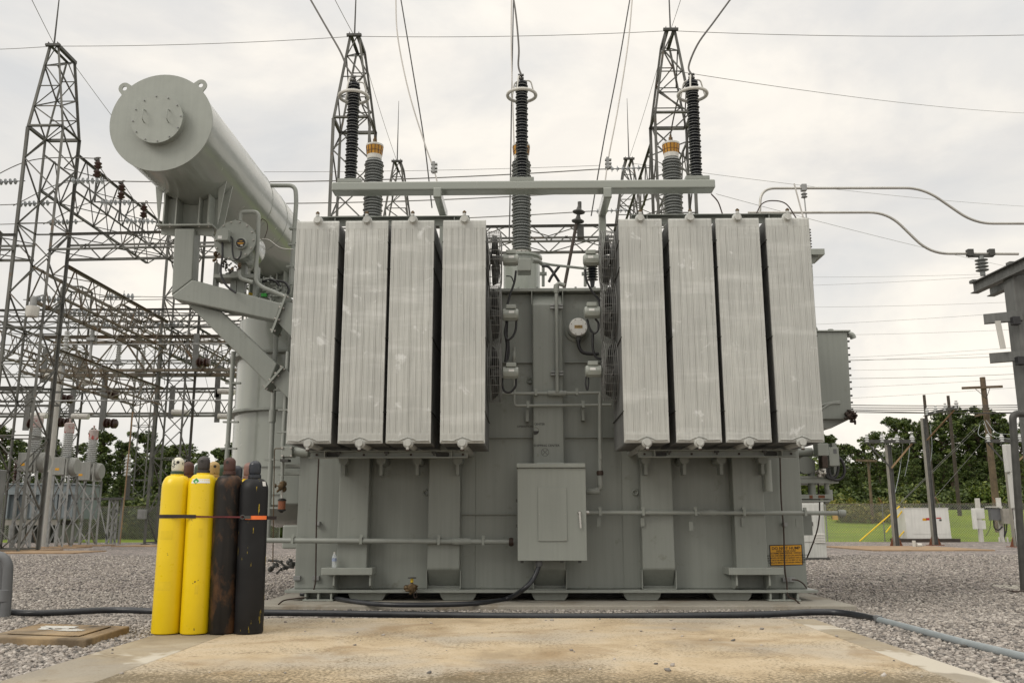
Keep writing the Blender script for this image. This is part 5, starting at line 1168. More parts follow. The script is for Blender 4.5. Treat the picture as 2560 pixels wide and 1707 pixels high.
MB().prism([bl_,br_,fr_,fl_], (0,0,-.12)).build('rim', MT['vault'], vt, bevel=.012)
ce = (bl_+br_+fr_+fl_)/4; ins = [ce+(p-ce)*.72+V3((0,0,.004)) for p in (bl_,br_,fr_,fl_)]
MB().prism(ins, (0,0,.008)).build('cover_plate', MT['vault'], vt, bevel=.003)
R = random.Random(8); e1, e2 = (br_-bl_), (fl_-bl_); b = MB()
for (cx_, cy_, sx_, sy_) in ((.42,.38,.22,.13),(.62,.56,.16,.08),(.36,.52,.10,.07)):
    n = 22; ph = [R.uniform(.65,1.15) for _ in range(n)]
    poly = [bl_+e1*(cx_+sx_*ph[k]*math.cos(2*PI*k/n))+e2*(cy_+sy_*ph[k]*math.sin(2*PI*k/n))+V3((0,0,.0165)) for k in range(n)]; b.add(poly, [tuple(range(n))])
b.build('pale_paint_patch', MT['offwhite'], vt)
tag(MB().cyl(PZ(66,1594,.0),PZ(90,1593,.0),.03,seg=12).build('pipe_stub', MT['pvc'], smooth=40), 'short grey pipe stub poking from under the vault lid', 'pipe')
bt_ = thing('water_bottle', 'small clear plastic water bottle standing on the jacking shelf', 'bottle', PY(835,1419,11.84))
p = V3(bt_.location)
def bottle_mat():
    m, nt_, bs = nodes('clear_plastic'); bs.inputs['Base Color'].default_value = (.8,.85,.86,1); bs.inputs['Roughness'].default_value = .12; bs.inputs['Alpha'].default_value = .38; return m
MT['clear'] = bottle_mat()
MB().lathe([(.022,0),(.028,.006),(.03,.03),(.028,.05),(.03,.1),(.03,.14),(.014,.175),(.012,.185)], p, seg=20).build('bottle_body', MT['clear'], bt_, smooth=50)
lab = mat('blue_bottle_label', (.25,.3,.42), .5, var=.4, scale=30)
MB().lathe([(.0308,.085),(.0308,.125)], p, seg=20).build('paper_label', lab, bt_, smooth=50); MB().lathe([(.014,.183),(.014,.2),(0,.201)], p, seg=14).build('screw_cap', MT['offwhite'], bt_, smooth=40)
# left edge: cabinet on a post and its conduits
cb = thing('junction_cabinet', 'grey steel cabinet at the left edge above bent conduits', 'cabinet', (PY(-40,1480,9.6).x,9.8,ZG)); q = lambda u, v: PY(u,v,9.5)
cbx = PY(16,1200,9.9).x; MB().bx(cbx-.7,cbx,9.5,9.9,q(0,1420).z,q(0,1169).z).build('case', MT['galv'], cb, bevel=.012)
MB().bx(cbx-.66,cbx-.03,9.485,9.497,q(0,1412).z,q(0,1182).z).build('door', MT['paint2'], cb, bevel=.004)
MB().bx(q(-60,1200).x,q(-50,1200).x,9.6,9.7,ZG-.1,q(0,1420).z).build('post', MT['galv'], cb)
for off, r in ((0,.05),(-14,.045)):
    y = 9.35 if off == 0 else 9.6; c_ = MB().tube(bend([PY(-60+off,1388,y),PY(22+off,1388,y),PY(16+off,1500,y),PY(13+off,1540,y)], .22, 9), r, 14).build('conduit_elbow', MT['pvc'], smooth=50)
    tag(c_, 'thick grey conduit elbow bending down into the gravel at the left edge' if off == 0 else 'thinner grey conduit just behind the thick elbow at the left edge', 'conduit')
    if off == 0: p = PY(14,1488,y); MB().lathe([(.055,-.06),(.06,-.055),(.06,.055),(.055,.06)], p, seg=16).build('coupling', MT['pvc'], c_, smooth=40)
# ------------------------------------------------------------------ lattice steelwork
LS = MT['lattice']
YA, YA2 = 33.5, 34.9
ZWA = PY(71,318,YA).z; ZTP = PY(140,116,YA).z
XA = PY(71,318,YA).x; TW = PY(154,318,YA).x - XA; TD = 1.4
def tower(x0, y0, label, zw=ZWA, zt=ZTP, rod=True, w=TW, d=TD, peak=True, mt=LS):
    t = thing('lattice_tower', label, 'lattice tower', (x0+w/2,y0+d/2,ZG), 'square lattice steel towers of the substation')
    x1, y1 = x0+w, y0+d; xm = (x0+x1)/2
    for sx, sy in ((0,0),(1,0),(0,1),(1,1)):
        x, y = (x0,x1)[sx], (y0,y1)[sy]; a, c = (1,-1)[sx], (1,-1)[sy]
        b = MB().ang((x,y,ZG),(x,y,zw),.11,a,-c if False else c,up=(0,1,0))
        if peak: b.ang((x,y,zw),(xm+(-.14,.14)[sx],y,zt),.09,a,c,up=(0,1,0))
        b.bx(x-.16,x+.16,y-.16,y+.16,ZG,ZG+.04)
        b.build('leg', mt, t)
    b = MB(); n = max(2, round((zw-ZG)/1.45)); H = (zw-ZG)/n
    F = [((x0,y0),(x1,y0)),((x1,y0),(x1,y1)),((x1,y1),(x0,y1)),((x0,y1),(x0,y0))]
    for k in range(n):
        z0, z1 = ZG+.08+k*H, ZG+.08+(k+1)*H-.05
        for i, (p, q) in enumerate(F):
            a, c = (p, q) if (k+i) % 2 else (q, p)
            b.ang((a[0],a[1],z0),(c[0],c[1],z1),.052,up=(0,0,1) if False else None)
            if k % 3 == 0: b.ang((p[0],p[1],z0),(q[0],q[1],z0),.052)
    for p, q in F: b.ang((p[0],p[1],zw),(q[0],q[1],zw),.12)
    if peak:
        m_ = 4
        for k in range(m_):
            f0, f1 = k/m_, (k+1)/m_; z0, z1 = zw+(zt-zw)*f0, zw+(zt-zw)*f1
            hx = lambda f: (1-f)*w/2+f*.14
            for y in (y0,y1):
                s_ = 1 if (k+(y==y1)) % 2 else -1
                b.ang((xm-s_*hx(f0),y,z0),(xm+s_*hx(f1),y,z1),.05); b.ang((xm-hx(f1),y,z1),(xm+hx(f1),y,z1),.05)
            for s_ in (-1,1):
                a, c = ((y0,y1) if k % 2 else (y1,y0)); b.ang((xm+s_*hx(f0),a,z0),(xm+s_*hx(f1),c,z1),.05)
    b.build('bracing', mt, t)
    if peak: MB().ang((xm-.2,y0-.12,zt),(xm-.2,y1+.12,zt),.14).ang((xm+.2,y0-.12,zt),(xm+.2,y1+.12,zt),.14,-1).bx(xm-.3,xm+.3,y0-.14,y0-.02,zt-.04,zt+.06).build('ridge_cap', MT['dark'], t)
    if rod: MB().tube([(xm,y0,zt),(xm+.0,y0,zt+1.2),(xm,y0,zt+3.6)], [.035,.03,.012], 6).build('lightning_rod', MT['dark'], t)
    return t
def girder(p, q, w, h, label, mt=None, step=1.5, group='lattice girders of the substation', cw=.095, lw=.046):
    p, q = V3(p), V3(q); d = (q-p); L = d.length; d.normalize(); s_ = V3((-d.y,d.x,0)); mt = mt or LS     # p,q: lower near chord ends
    t = thing('lattice_girder', label, 'lattice girder', (p+q)/2, group)
    c = [p, p+s_*w, p+V3((0,0,h)), p+s_*w+V3((0,0,h))]
    for i, a in enumerate(c): MB().ang(a, a+d*L, cw, (1,-1)[i % 2], (1,-1)[i//2]).build('chord', mt, t)
    b = MB(); n = max(2, round(L/step))
    for k in range(n):
        f0, f1 = k*L/n, (k+1)*L/n; fm = (f0+f1)/2
        for a, e in ((0,2),(1,3)): b.ang(c[a]+d*f0, c[e]+d*fm, lw).ang(c[e]+d*fm, c[a]+d*f1, lw)
        for a, e in ((0,1),(2,3)):
            if k % 2: a, e = e, a
            b.ang(c[a]+d*f0, c[e]+d*f1, .042)
    b.build('lacing', mt, t); return t
A_ = tower(XA, YA, 'tall lattice tower left of the conservator, nearest of the left group')
pC, pD = PZ(836,297,ZWA), PZ(1641,285,ZWA)
XC, XD, YC_, YD_ = pC.x, pD.x, pC.y, pD.y
tower(XC, YC_, 'tall lattice tower behind the left bushing and arrester'); tower(XD, YD_, 'tall lattice tower behind the right bushing and arrester')
Y2 = PZ(1567,399,ZTP).y; p2 = PZ(993,405,ZTP); tower(p2.x-TW/2, p2.y, 'distant lattice tower top seen between the left bushing and the centre', mt=LS)
p2b = PZ(1572,399,ZTP); tower(p2b.x-TW/2, p2b.y, 'distant lattice tower top seen left of the right bushing')
XB = PZ(321,1363,ZG).x; YB2 = 45.5; ZB2 = PY(400,560,YB2).z
tower(XB, YB2, 'lattice tower rising just left of the yellow gas cylinders', zw=ZB2, rod=False, peak=False)
tower(XB, 58.5, 'far lattice tower seen beside the turret vessel', zw=ZB2, rod=False, peak=False)
tower(XB-12.6, 58.5, 'far lattice tower behind the three instrument transformers', zw=ZB2, rod=False, peak=False)
tower(XB-12.6, 71, 'farthest lattice tower of the left group', zw=ZB2-1, rod=False, peak=False)
tower(XB-11.4, 45.5, 'lattice tower at the left edge behind the tall one', zw=ZB2, rod=False, peak=False)
# girders along X at the front row, two heights of girders running back, cross girders at the rows behind
zf = PY(205,626,YA).z; hf = PY(205,584,YA).z - zf
girder((XA-13,YA+.0,zf),(XA,YA,zf),TD,hf,'front lattice girder left of the nearest left tower')
girder((XA+TW,YA,zf),(XC,YC_,zf),TD,hf,'front lattice girder running from the left tower behind the conservator')
girder((XC+TW,YC_,zf),(XD,YD_,zf),TD,hf,'front lattice girder crossing behind the centre bushing')
zt1 = PY(190,478,YA2).z; ht1 = PY(196,386,YA2).z-zt1
girder((XA+TW,YA2,zt1),(XA+TW,YB2,zt1),TW,ht1,'upper lattice girder running back from the nearest left tower')
girder((XD+TW,YD_+TD,zt1),(XD+TW,46,zt1),TW,ht1,'upper lattice girder running back from the right hand tower')
zt2 = PY(165,750,YA2).z; ht2 = PY(169,662,YA2).z-zt2
girder((XA+TW,YA2,zt2),(XA+TW,YB2,zt2),TW,ht2,'lower lattice girder running back from the nearest left tower',MT['lattice2'],cw=.13)
girder((XA+TW-9.5,30,zt2+.3),(XA+TW-9.5,58.5,zt2+.3),TW,ht2,'lower lattice girder running back across the left edge',MT['lattice2'])
zl = PY(110,930,YA2).z; girder((XA+TW,YA2,zl),(XA+TW,YB2,zl),TW,.95,'lowest lattice girder running back from the nearest left tower',MT['lattice2'])
girder((XB+TW,YB2+TD,zt2),(XB+TW,58.5,zt2),TW,ht2,'lattice girder running back from the tower beside the yellow cylinders')
def xg(v0, v1, y, u0, u1, label, mt=None, step=2.2, **k):
    z0, z1 = PY(300,v1,y).z, PY(300,v0,y).z; girder((PY(u0,900,y).x,y,z0),(PY(u1,900,y).x,y,z1*0+z0),TD,z1-z0,label,mt,step,**k)
xg(839,930,YB2,92,640,'broad rusty cross girder halfway up behind the left tower',MT['lattice2'],2.6,cw=.17,lw=.085)
xg(772,806,YB2,-60,640,'slim cross girder above the broad rusty one')
xg(970,1036,58.5,-60,640,'lower cross girder above the three instrument transformers',cw=.14,lw=.06)
xg(900,936,71,-60,640,'farthest cross girder of the left steelwork')
xg(965,1005,38.,-80,118,'short low cross girder at the left edge')
for i, (u, v, y0, y1, nm) in enumerate(((300,800,46,70,'right'),)):
    p = PY(u,v,y0); girder((p.x,p.y,p.z),(p.x,y1,p.z),TW,.9,f'{nm} slim girder running back through the middle of the steelwork',MT['lattice2'],1.6)
gT = 'aluminium bus tubes running through the left steelwork'
for i, (u, v, y, dy) in enumerate(((-20,862,44,0),(30,1002,42,0),(120,690,38,14),(60,850,37,14))):
    p = PY(u,v,y); q_ = V3((p.x+16,y,p.z)) if dy == 0 else V3((p.x,y+dy,p.z)); tag(MB().cyl(p,q_,.035,seg=8).build('bus_tube', MT['galv'], smooth=40), 'slim aluminium bus tube running '+('across' if dy == 0 else 'back through')+' the left steelwork', 'bus tube', gT)
# strings, posts and conductors of the three overhead phases
def disc_string(p, q, n, label, group, k_=1.):
    p, q = V3(p), V3(q); d = (q-p).normalized(); L = (q-p).length
    t = thing('insulator_string', label, 'insulator string', p, group)
    MB().tube([p,q], .02, 6).build('link', MT['dark'], t)
    pr = [(a*k_,b*k_) for a, b in ((.03,0),(.05,.01),(.055,.05),(.125,.075),(.13,.09),(.05,.10),(.03,.14))]
    first_ = None
    for k in range(n):
        o = p+d*(L*.16+L*.68*k/n)
        if first_ is None: first_ = MB().lathe(pr, o, d, 18).build('disc', MT['glass'], t, smooth=50); o0 = o
        else: c = first_.copy(); COL.objects.link(c); c.location = o-o0
    return t
zph = zt1+.05
PH = [PZ(262,451,zph), PZ(330,505,zph), PZ(388,552,zph)]
gl = 'glass insulator strings on the left girder'; gr_ = 'glass insulator strings near the right hand tower'
for i, p in enumerate(PH):
    y = p.y; xr, xl = XA+TW+.12, XA-.1; nth = ('nearest','middle','farthest')[i]; nth2 = ('first','second','third')[i]
    e = (xr+2.0,y,zph-.04); disc_string((xr,y,zph), e, 7, f'{nth} insulator string pointing right from the left girder', gl)
    e2 = (xl-2.0,y,zph-.08); disc_string((xl,y,zph), e2, 7, f'{nth} insulator string pointing left from the left girder', gl)
    xd = XD-.2; s_ = (xd-2.2,y,zph+.3); disc_string((xd,y,zph+.35), s_, 7, f'{nth} insulator string left of the right hand tower', gr_)
    tag(MB().tube(sag(e, s_, .22, 24), .022, 6).build('phase_conductor', MT['wire']), f'{nth} thick conductor spanning between the left and right towers', 'power line', 'phase conductors of the overhead bay')
    tag(MB().tube(sag(e2, (xl-22,y,zph+.2), .2, 12), .02, 6).build('phase_conductor', MT['wire']), f'{nth} conductor leaving the left girder toward the left edge', 'power line', 'phase conductors of the overhead bay')
    u, v0, v1 = ((242,445,402),(302,498,460),(358,545,512))[i]
    b0 = PY(u,v0,y); b1 = PY(u,v1,y); h = b1.z-b0.z; t = thing('post_insulator', f'{nth} brown post insulator stack standing on the left girder', 'insulator', b0, 'brown post insulators on the left girder')
    for k in range(2):
        z = b0.z+h*.5*k; MB().lathe([(.06,0),(.07,.02),(.16,h*.12),(.17,h*.16),(.08,h*.2),(.10,h*.24),(.15,h*.33),(.15,h*.36),(.06,h*.4),(.06,h*.5)], (b0.x,b0.y,z), seg=20).build('shed_unit', MT['brownporc'], t, smooth=50)
    MB().cyl(b0-V3((0,0,1.0)),b0,.045,seg=8).build('pedestal', MT['dark'], t); MB().bx(b1.x-.08,b1.x+.08,b1.y-.08,b1.y+.08,b1.z,b1.z+.1).build('top_clamp', MT['dark'], t)
    tag(MB().tube(spline([V3(e2)+V3((.1,0,-.05)), (xl+.2,y,zph+.9), b1+V3((0,0,.1)), (xr+1.2,y,zph+.9), V3(e)+V3((-.1,0,-.05))],8), .02, 6).build('jumper_cable', MT['wire']), f'{nth} jumper cable arching over the brown insulators', 'power line', 'jumper cables over the left girder')
# thinner strings and dark bell insulators deeper in the bay
gB = 'dark bell insulators hung on steel brackets'
k = 0
for u, v, y, s_ in ((68,1058,44,1),(143,1055,44,1),(258,1057,44,1),(150,996,48,1),(262,985,48,1),(490,905,45,1),(200,955,50,-1),(110,940,47,-1),(430,1030,50,-1),(545,978,50,-1),(545,1040,50,-1),(180,1040,50,-1),(75,1038,50,-1)):
    p = PY(u,v,y); lt_ = s_ < 0; L = .75; q = p+V3((L,-.12,-.06)) if not lt_ else p+V3((1.1,-.1,-.05)); m_ = MT['brownporc'] if not lt_ else MT['offwhite']
    t = thing('bell_insulator', ('dark bell insulators' if not lt_ else 'pale tubular insulator')+f' hung on a bracket in the left steelwork, number {k+1} from the front' if False else ('pair of dark bell insulators on a bracket under the left girders' if not lt_ else 'pale tubular insulator hung under the left girders'), 'insulator', p, gB if not lt_ else 'pale tubular insulators under the girders'); k += 1
    d = (q-p).normalized()
    if not lt_:
        for j in range(2): MB().lathe([(.06,0),(.08,.02),(.24,.14),(.25,.19),(.22,.2),(.1,.24),(.24,.30),(.2,.34),(.08,.36)], p+d*(.38*j), d, 18).build('bell', m_, t, smooth=50)
    else: MB().lathe([(.05,0),(.16,.02),(.16,1.0),(.1,1.02)], p, d, 16).build('tube', m_, t, smooth=40)
    MB().bar(p+V3((-.05,0,-.35)),p+V3((-.05,0,1.5)),.28,.1,up=(0,1,0)).build('bracket', MT['frame'], t)
for i, (u, v, y, n, L) in enumerate(((262,742,44.5,7,1.3),(75,749,38,7,1.4),(330,782,46,7,1.3),(155,783,42,6,1.2),(390,812,47.5,7,1.3),(215,815,46,6,1.3))):
    p = PY(u,v,y); disc_string(p-V3((.3,0,0)), p+V3((L+.6,0,.0)), n, 'glass insulator string low in the left steelwork', 'low glass insulator strings in the left steelwork', 1.3)
    tag(MB().tube(sag(p+V3((L+.5,0,0)), p+V3((12,0,.3)), .15, 8), .018, 5).build('bus_wire', MT['wire']), 'thin bus wire low in the left steelwork', 'power line', 'thin bus wires in the left steelwork')
for i, (u, v0, v1, y) in enumerate(((295,905,855,46),(355,930,882,48),(230,845,815,44),(160,905,835,40))):
    p = PY(u,v0,y); h = PY(u,v1,y).z-p.z; pr = [(.08,0)]; n = 9
    for j in range(n): pr += [(.08,h*j/n+.01),(.15,h*(j+.4)/n),(.08,h*(j+.8)/n)]
    pr += [(.08,h),(.1,h),(.1,h+.12),(.03,h+.14)]
    t = thing('switch_insulator', 'slim ribbed grey post insulator among the left girders', 'insulator', p, 'ribbed grey post insulators among the girders')
    MB().lathe(pr, p, seg=16).build('ribbed_post', MT['porcelain_lt'], t, smooth=40); MB().bx(p.x-.2,p.x+.2,p.y-.2,p.y+.2,p.z-.15,p.z).bar(p+V3((0,0,-1.2)),p+V3((0,0,-.15)),.1,.1,up=(0,1,0)).build('bracket', MT['galv'], t)
RL = random.Random(21)
for i in range(16):
    u = RL.uniform(0,520); y = RL.uniform(38,56); v = RL.uniform(700,960); p = PY(u,v,y); q = p+V3((RL.uniform(-1.5,1.5), RL.uniform(-4,4), -RL.uniform(1.5,4)))
    tag(MB().tube(sag(p,q,RL.uniform(.05,.3),8), .014, 5).build('dropper_wire', MT['wire']), 'slack dropper wire hanging among the left girders', 'power line', 'dropper wires in the left steelwork')
yl_ = thing('yard_light', 'pale bell shaped yard light on the nearest left tower', 'lamp', PY(82,770,33.3)); p = V3(yl_.location)
MB().lathe([(.07,.55),(.12,.5),(.13,.2),(.24,.15)], p-V3((0,0,.1)), seg=20).bar(p+V3((0,.0,.42)),p+V3((.35,.1,.55)),.05,.05).build('housing', MT['galv'], yl_, smooth=40)
MB().lathe([(.25,.15),(.24,-.15),(.2,-.25),(0,-.26)], p-V3((0,0,.1)), seg=20).build('lens', MT['offwhite'], yl_, smooth=40)
# three instrument transformers on lattice stands
for i, (ub, vb, ut0, ut1, vt0, vt1, vc) in enumerate(((190,1364,200,252,1156,1201,1092),(112,1369,142,187,1144,1188,1075),(45,1376,56,112,1133,1178,1061))):
    y = PZ(ub,vb,ZG).y; x0, x1 = PY(ut0,vt1,y).x, PY(ut1,vt1,y).x; z0, z1 = PY(ut0,vt1,y).z, PY(ut0,vt0,y).z; xm = (x0+x1)/2-.1
    t = thing('instrument_transformer', ('right hand','middle','left hand')[i]+' grey instrument transformer with a red topped bushing on a lattice stand', 'instrument transformer', (xm,y,ZG), 'instrument transformers on lattice stands')
    MB().bx(x0,x0+.66*(x1-x0),y-.42,y+.42,z0,z1).build('case', MT['ctgrey'], t, bevel=.02)
    MB().lathe([(.40,-.1),(.40,.30),(.34,.38)], (x0+.64*(x1-x0),y,(z0+z1)/2), (1,0,0), 24).bx(x1-.22,x1-.16,y-.45,y+.45,z0-.05,z1-.05).build('core_drum', MT['ctgrey'], t, smooth=40)
    MB().bx(x0+.12,x0+.3,y-.427,y-.421,z0+.2,z0+.3).build('warning_label', MT['signy'], t)
    cx_ = x0+.45*(x1-x0); ztop = PY(ut0,vc-18,y).z; zb0 = z1; n = 12; pr = [(.17,zb0)]; hh = (PY(ut0,vc+8,y).z-zb0)
    for j in range(n): pr += [(.17,zb0+hh*j/n),(.27-.004*j,zb0+hh*(j+.35)/n),(.265-.004*j,zb0+hh*(j+.45)/n),(.165,zb0+hh*(j+.75)/n)]
    o = MB().lathe(pr+[(.16,zb0+hh)], (cx_,y,0), seg=24).build('bushing', MT['porcelain_lt'], t, smooth=50)
    MB().lathe([(.19,zb0+hh),(.21,zb0+hh+.02),(.22,ztop-.05),(.16,ztop),(.04,ztop+.02),(.04,ztop+.2)], (cx_,y,0), seg=20).build('bushing_head', mat('red_marked_head',(.42,.36,.34),.6,var=.1,spots=(.35,.06,.05),spot_t=(.55,.6),spot_s=6), o, smooth=40)
    sx0, sx1 = x0+.1, x0+.66*(x1-x0)+.15; b = MB()
    for xx in (sx0,sx1):
        for yy in (y-.38,y+.38): MB().ang((xx,yy,ZG),(xx,yy,z0),.10,1 if xx == sx0 else -1,1,up=(0,1,0)).build('leg', MT['galv'], t)
    nb_ = 3
    for kk in range(nb_):
        za_, zb2 = ZG+.1+(z0-ZG-.2)*kk/nb_, ZG+.1+(z0-ZG-.2)*(kk+1)/nb_
        for (a0,b0_),(a1,b1_) in (((sx0,y-.38),(sx1,y-.38)),((sx1,y-.38),(sx1,y+.38)),((sx1,y+.38),(sx0,y+.38)),((sx0,y+.38),(sx0,y-.38))):
            b.ang((a0,b0_,za_),(a1,b1_,zb2),.055) if kk % 2 else b.ang((a1,b1_,za_),(a0,b0_,zb2),.055)
    b.build('bracing', MT['galv'], t)
    MB().bx(sx0-.5,sx1+.9,y-.8,y+.6,ZG-.05,ZG+.05).build('footing', MT['clay'], t)
for u, vb, vt_, w_ in ((133,1350,903,.34),):
    y = 43.; p = PZ(u,vb,ZG); x = PY(140,1000,y).x; tag(MB().tube([(x,y,ZG),(x,y,PY(147,vt_,y).z)], [.2,.17], 14).build('pale_pole', MT['offwhite'], smooth=40), 'plain pale round pole standing behind the instrument transformers', 'pole')
# blue grey transformer behind
y = 50.; q = lambda u, v: PY(u,v,y); s2 = thing('small_transformer', 'blue grey transformer standing behind the left instrument transformers', 'transformer', (q(105,1340).x,y+1.2,ZG))
bm_ = mat('blue_grey_enamel',(.20,.235,.25),.45,var=.08,scale=1.2,streak=.1)
MB().bx(q(15,1250).x,q(196,1250).x,y,y+2.4,q(100,1297).z,q(100,1212).z).build('tank', bm_, s2, bevel=.03)
MB().bx(q(10,1250).x,q(200,1250).x,y-.1,y+2.5,q(100,1212).z,q(100,1208).z).build('cover', bm_, s2, bevel=.02)
b = MB()
for u in (25,45,66,86,106,126,146,166,186): b.bx(q(u,1250).x-.07,q(u,1250).x+.07,y-.25,y-.001,q(100,1294).z,q(100,1236).z)
b.bx(q(15,1250).x,q(196,1250).x,y-.28,y-.002,q(100,1236).z,q(100,1228).z).build('cooling_fin', bm_, s2, bevel=.01)
MB().bx(q(20,1250).x,q(150,1250).x,y-.05,y+.35,q(100,1312).z,q(100,1299).z).bx(q(20,1250).x,q(150,1250).x,y+2.,y+2.3,q(100,1312).z,q(100,1299).z).build('skid', MT['polestl'], s2)
for u in (30,75,110,145):
    MB().bx(q(u,1300).x-.1,q(u,1300).x+.1,y-.05,y+2.3,ZG,q(100,1312).z).build('leg', MT['galv'], s2)
for u, v1 in ((20,1150),(30,1160),(45,1158),(97,1178),(115,1160)):
    p = q(u,1208); h = q(u,v1).z-p.z; pr = [(.07,0)]
    for j in range(7): pr += [(.075,h*j/7),(.14,h*(j+.4)/7),(.075,h*(j+.8)/7)]
    MB().lathe(pr+[(.06,h),(.02,h+.1)], p+V3((0,.6,0)), seg=14).build('bushing', MT['brownporc'] if u < 40 else MT['porcelain_lt'], s2, smooth=40)
tag(MB().bx(PY(345,1285,45.3).x,PY(365,1285,45.3).x,45.2,45.45,PY(350,1297,45.3).z,PY(350,1273,45.3).z).build('equipment_box', MT['galv'], bevel=.02), 'ribbed grey box fixed low on the lattice tower left of the cylinders', 'box')
# low bus stand with a striped insulator
y = 47.; q = lambda u, v: PY(u,v,y); t = thing('bus_stand', 'low steel bus stand carrying a striped insulator behind the instrument transformers', 'steel stand', (q(280,1360).x,y,ZG))
MB().bx(q(203,1245).x,q(325,1245).x,y-.1,y+.5,q(260,1249).z,q(260,1243).z).build('beam', MT['dark'], t)
b = MB()
for u in (272,292):
    for yy in (y,y+.5): MB().ang((q(u,1300).x,yy,ZG),(q(u,1300).x,yy,q(260,1249).z),.1,up=(0,1,0)).build('leg', MT['galv'], t)
x0, x1 = q(272,1300).x, q(292,1300).x
for k in range(3):
    z0, z1 = ZG+.05+k*.75, ZG+.75+k*.75; b.ang((x0,y,z0),(x1,y,z1),.05).ang((x1,y,z0),(x0,y,z1),.05)
b.ang((q(240,1300).x,y,q(260,1249).z),(x0,y,ZG+.1),.06).build('bracing', MT['galv'], t)
p = q(315,1243); MB().bx(p.x-.1,p.x+.1,y,y+.2,p.z,q(315,1190).z).build('insulator_base', MT['dark'], t)
p = q(315,1190); h = q(315,1142).z-p.z; pr = []
for j in range(6): pr += [(.12,h*j/6),(.19,h*(j+.35)/6),(.12,h*(j+.8)/6)]
MB().lathe(pr+[(.1,h),(.12,h+.1),(.04,h+.16)], p+V3((0,.1,0)), seg=16).build('striped_insulator', MT['porcelain_lt'], t, smooth=40)
tag(MB().cyl((q(331,1240).x,y-1,ZG),(q(331,1240).x+.1,y-1,q(331,1035).z),.035,seg=8).build('slim_pole', MT['clay'], smooth=40), 'slim rusty pole beside the lattice tower left of the cylinders', 'pole')
# footings strips under the towers
for u, v, w_, nm in ((90,1383,3.0,'left'),(350,1366,2.4,'middle')):
    p = PZ(u,v,ZG); tag(MB().bx(p.x-w_/2,p.x+w_/2,p.y-.3,p.y+2.2,ZG-.05,ZG+.04).build('footing_slab', MT['clay'], bevel=.01), f'low brown concrete footing slab under the {nm} lattice tower', 'footing')
# ------------------------------------------------------------------ overhead wires
def wire(p, q, s_, r, label, group='thin overhead wires', mt='wire', n=16, name='overhead_wire'):
    return tag(MB().tube(sag(p,q,s_,n), r, 5).build(name, MT[mt]), label, 'power line', group)
xm = TW/2; tA, tC, tD = V3((XA+xm,YA,ZTP)), V3((XC+xm,YC_,ZTP)), V3((XD+xm,YD_,ZTP))
g = 'shield wires between the tower tops'
wire(PY(-40,125,YA),tA,.02,.012,'shield wire from the left edge to the left tower top',g); wire(tA,tC,.12,.012,'shield wire between the left and middle tower tops',g)
wire(tC,tD,.12,.012,'shield wire between the middle and right tower tops',g); wire(tD,PY(2620,87,32.5),.15,.012,'shield wire from the right tower top to the right edge',g)
g = 'slanting guy and shield wires on the towers'
wire(tA+V3((0,.2,0)),PY(60,-40,24),.02,.012,'thin wire slanting from the left tower top to the upper left',g); wire(tC,PY(822,-30,26),.02,.012,'thin wire slanting up from the middle tower top',g)
wire(tD,PY(1708,-20,26),.02,.01,'thin wire slanting up from the right tower top',g); wire(tA+V3((.1,TD,0)),PY(420,470,52),.1,.012,'thin wire slanting down from the left tower behind the conservator',g)
wire(tC+V3((.1,TD,0)),V3((p2.x,p2.y,ZTP)),.15,.01,'thin wire from the middle tower down to the distant tower top',g); wire(tD+V3((-.1,TD,0)),V3((p2b.x,p2b.y,ZTP)),.15,.01,'thin wire from the right tower down to the distant tower top',g)
wire(tD+V3((.3,TD,-1.0)),PY(2640,286,70),.4,.013,'long thin wire slanting from the right tower to the right edge',g,'wire'); wire(V3((p2b.x,p2b.y,ZTP-.2)),PY(2640,520,90),.4,.012,'long faint wire from the distant tower to the right edge',g)
wire(PY(1790,485,46),PY(2640,690,90),.3,.012,'faint wire crossing the right sky below the bus tube',g)
wire(PY(660,430,46),PY(1500,414,46),.1,.012,'hair thin wire crossing behind the arrester beam',g)
for i, (va, vb) in enumerate(((693,681),(714,686),(768,753),(812,780),(838,822),(898,868),(900,888),(926,913),(947,933),(972,945),(1000,968),(906,878))):
    wire(PY(2010,va,64),PY(2700,vb-(va-vb)*.4,58),.12,.009 if i not in (6,8) else .015,'thin wire crossing the pale sky right of the terminal box','thin wires in the right sky','wire')
for i, (va, vb) in enumerate(((1011,1009),(1017,1014),(1022,1020),(1029,1027),(1024,1032))):
    wire(PY(2060,va,44),PY(2700,vb,44),.08,.021,'dark distribution wire just above the right tree tops','dark distribution wires above the right trees','dark')
# heavy leads of the transformer
def lead(pts, r, label, mt='leadgrey', name='line_lead'): return tag(MB().tube(spline([PY(u,v,y) if not isinstance(u, V3) else u for u, v, y in pts],8), r*.68, 8).build(name, MT[mt], smooth=60), label, 'cable')
T0 = [V3(t) for t in tops]
L_ = lambda p: (p,0,0)
lead([L_(T0[0]),(868,170,11.5),(850,128,11.6),(812,62,11.9),(765,-20,12.3)], .02, 'thick lead rising from the left arrester to the upper left')
lead([L_(T0[0]),(905,262,12.2),(928,310,13.2),L_(bt[0])], .017, 'short lead from the left arrester down to the left bushing')
lead([L_(T0[1]),(1296,165,11.5),(1297,120,11.6),(1290,40,11.9),(1281,-20,12.2)], .02, 'thick lead rising from the centre arrester')
lead([L_(T0[1]),(1300,262,12.4),(1303,310,13.4),L_(bt[1])], .017, 'short lead from the centre arrester down to the centre bushing')
lead([L_(T0[2]),(1722,165,11.5),(1745,110,11.6),(1785,55,11.9),(1840,-20,12.2)], .02, 'thick lead rising from the right arrester to the upper right')
lead([L_(T0[2]),(1700,235,12.4),(1685,290,13.4),L_(bt[2])], .017, 'short lead from the right arrester down to the right bushing')
